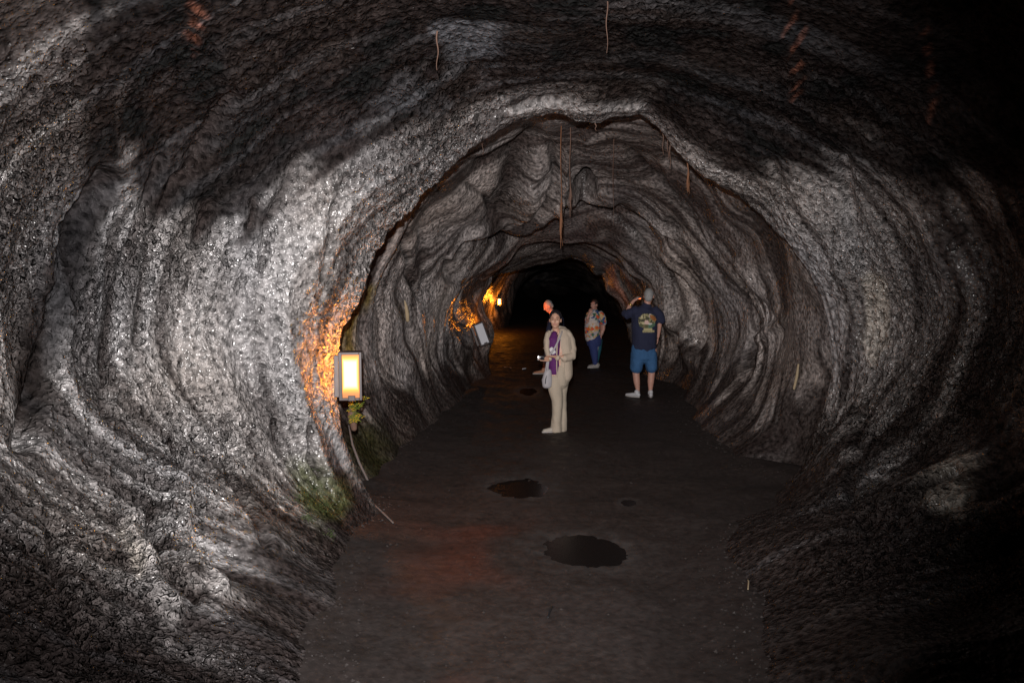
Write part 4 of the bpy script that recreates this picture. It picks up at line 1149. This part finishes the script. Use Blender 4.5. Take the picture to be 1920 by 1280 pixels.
def stick(pts_px, r, mat, name, label, cat, lift=.015, rad=5, **kw):
    pts = []
    for (qx, qy) in pts_px:
        p, n = surf(qx, qy, rad, **kw); pts.append(Vector(p + n * lift))
    o0 = pts[0].copy(); bm = bmesh.new()
    rr_ = r if isinstance(r, list) else [r * (1 - .4 * i / len(pts)) for i in range(len(pts))]
    add_tube(bm, [p - o0 for p in pts], rr_, 8)
    o = mesh_obj(name, bm, mat, None, loc=o0); tag(o, label, cat)
    return o
stick([(755, 563), (757, 575), (759, 588), (760, 600)], [.008, .022, .030, .026], m_wood, 'dead_wood', 'pale stub of dead wood stuck to the left inner wall', 'wood', .03, ymin=8.6)
stick([(652, 800), (660, 835), (672, 868), (686, 900), (698, 922)], [.008, .012, .014, .012, .007], m_rootg, 'bare_root', 'pale grey root running down the foot of the arch below the plant', 'root', .02)
stick([(1500, 685), (1497, 705), (1490, 730)], [.012, .018, .014], m_wood, 'wood_splinter', 'pale splinter leaning on the right-hand wall below head height', 'wood', .02)

def fpos(px, py):
    p = at(px, py, 1); d = CAM_H / (CAM_H - p[2]); X_, Y_ = p[0] * d, d
    j = np.argmin(np.abs(ys - Y_)); i = np.argmin(np.abs(xs_ - X_))
    return Vector((X_, Y_, FZ[j, i]))
def fstick(pts_px, r, mat, name, label, cat, up=.0):
    pts = [fpos(*q) + V(0, 0, r + up * math.sin(math.pi * i / (len(pts_px) - 1))) for i, q in enumerate(pts_px)]
    o0 = pts[0].copy(); bm = bmesh.new(); add_tube(bm, [p - o0 for p in pts], [r * (1 - .35 * i / len(pts)) for i in range(len(pts))], 7)
    o = mesh_obj(name, bm, mat, None, loc=o0); tag(o, label, cat)
fstick([(660, 935), (690, 955), (715, 972), (737, 986)], .011, m_rootg, 'fallen_root', 'long grey root lying where the left wall meets the floor', 'root', .03)
fstick([(1035, 1142), (1030, 1152), (1027, 1162)], .010, m_black, 'dark_twig', 'short dark twig lying on the near floor below the largest puddle', 'twig')
fstick([(1402, 1104), (1403, 1112), (1402, 1122)], .006, m_wood, 'pale_twig', 'thin pale twig on the floor at the foot of the right wall', 'twig', .02)
fstick([(1468, 1152), (1474, 1158), (1478, 1162)], .005, m_wood, 'curled_leaf', 'tiny curled yellowish leaf on the floor at the lower right', 'leaf', .01)
fstick([(946, 690), (952, 689), (958, 691)], .012, m_tanshoe, 'small_stone', 'small reddish stone on the floor under the crooked lantern', 'stone')
fstick([(980, 693), (986, 692)], .012, m_frost, 'white_pebble', 'small white pebble on the floor left of the woman in beige', 'stone')

# moss: cushions of tiny blades on the wet rock
def moss(name, label, spots, cnt, mat, size):
    bm = bmesh.new(); pts = []
    for k in range(cnt):
        cx_, cy_, rx_, ry_ = random.choice(spots)
        a = random.uniform(0, 6.283); r_ = abs(random.gauss(0, .55))
        q = (cx_ + rx_ * r_ * math.cos(a), cy_ + ry_ * r_ * math.sin(a)); pts.append(q)
    fl0, fl1 = _fl[0], _fl[1]
    xs0 = min(q[0] for q in pts) - 4; xs1 = max(q[0] for q in pts) + 4; ys0 = min(q[1] for q in pts) - 4; ys1 = max(q[1] for q in pts) + 4
    cand = np.nonzero((fl0 > xs0) & (fl0 < xs1) & (fl1 > ys0) & (fl1 < ys1) & (P[..., 1].reshape(-1) > 1) & (P[..., 1].reshape(-1) < 12))[0]
    cp = P.reshape(-1, 3)[cand]; cn = PN.reshape(-1, 3)[cand]
    vis = ((np.array([0, 0, CAM_H]) - cp) * cn).sum(-1) > 0; cp, cn = cp[vis], cn[vis]; cxp, cyp = fl0[cand][vis], fl1[cand][vis]
    for q in pts:
        i = np.argmin((cxp - q[0]) ** 2 + (cyp - q[1]) ** 2 + 0.0)
        b = Vector(cp[i]); n = Vector(cn[i])
        for j in range(3):
            d = (n + Vector((random.gauss(0, .5), random.gauss(0, .5), random.gauss(0, .5)))).normalized()
            s_ = d.cross(Vector((random.random(), random.random(), random.random()))).normalized()
            L = size * random.uniform(.6, 1.4)
            v = [bm.verts.new(b + s_ * L * .25), bm.verts.new(b - s_ * L * .25), bm.verts.new(b + d * L)]
            bm.faces.new(v)
    o = mesh_obj(name, bm, mat, None); tag(o, label, 'moss', None, 'stuff')
moss('moss', 'green moss on the foot of the near left wall below the glowing lantern', [(592, 915, 30, 26), (610, 945, 34, 22), (575, 970, 16, 10), (620, 1000, 12, 10), (560, 930, 30, 20), (600, 880, 24, 14), (700, 985, 40, 12)], 420, m_moss, .014)

# grit and small stones scattered over the floor, thicker along the walls
m_grit = new_mat('grit', (.022, .017, .016), .7, noise_amt=.5, nscale=9)
gv, gf = [], []
cnt = 0
while cnt < 2600:
    Y_ = 3.9 * (20 / 3.9) ** random.random(); j = int(np.argmin(np.abs(ys - Y_)))
    xl, xr = FLx[j, 0], FRx[j, 0]
    e = abs(random.gauss(0, .22))
    X_ = random.uniform(xl, xr) if random.random() < .25 else (xl - .14 + e if random.random() < .45 else xr + .14 - e)
    i = int(np.argmin(np.abs(xs_ - X_)))
    if wetm[j, i] > .3: continue
    edge = min(abs(X_ - xl), abs(X_ - xr)) < .3
    r = .004 + .011 * random.random() ** 5 + ((.009 * random.random() ** 3) if edge else (.012 * random.random() if random.random() < .01 else 0))
    c = Vector((X_, Y_, FZ[j, i] + r * .3)); b0 = len(gv)
    for d in ((1,0,0),(0,1,0),(-1,0,0),(0,-1,0),(0,0,.7),(0,0,-1)):
        gv.append(c + Vector(d) * r * random.uniform(.6, 1.2) + Vector((random.uniform(-.2, .2) * r, random.uniform(-.2, .2) * r, 0)))
    for a, b in ((0,1),(1,2),(2,3),(3,0)): gf.append((b0+a, b0+b, b0+4)); gf.append((b0+b, b0+a, b0+5))
    cnt += 1
me = bpy.data.meshes.new('gravel'); me.from_pydata(gv, [], gf); me.materials.append(m_grit)
o = bpy.data.objects.new('gravel', me); COL.objects.link(o)
tag(o, 'scattered grit and small stones on the dark cave floor', 'gravel', None, 'stuff')
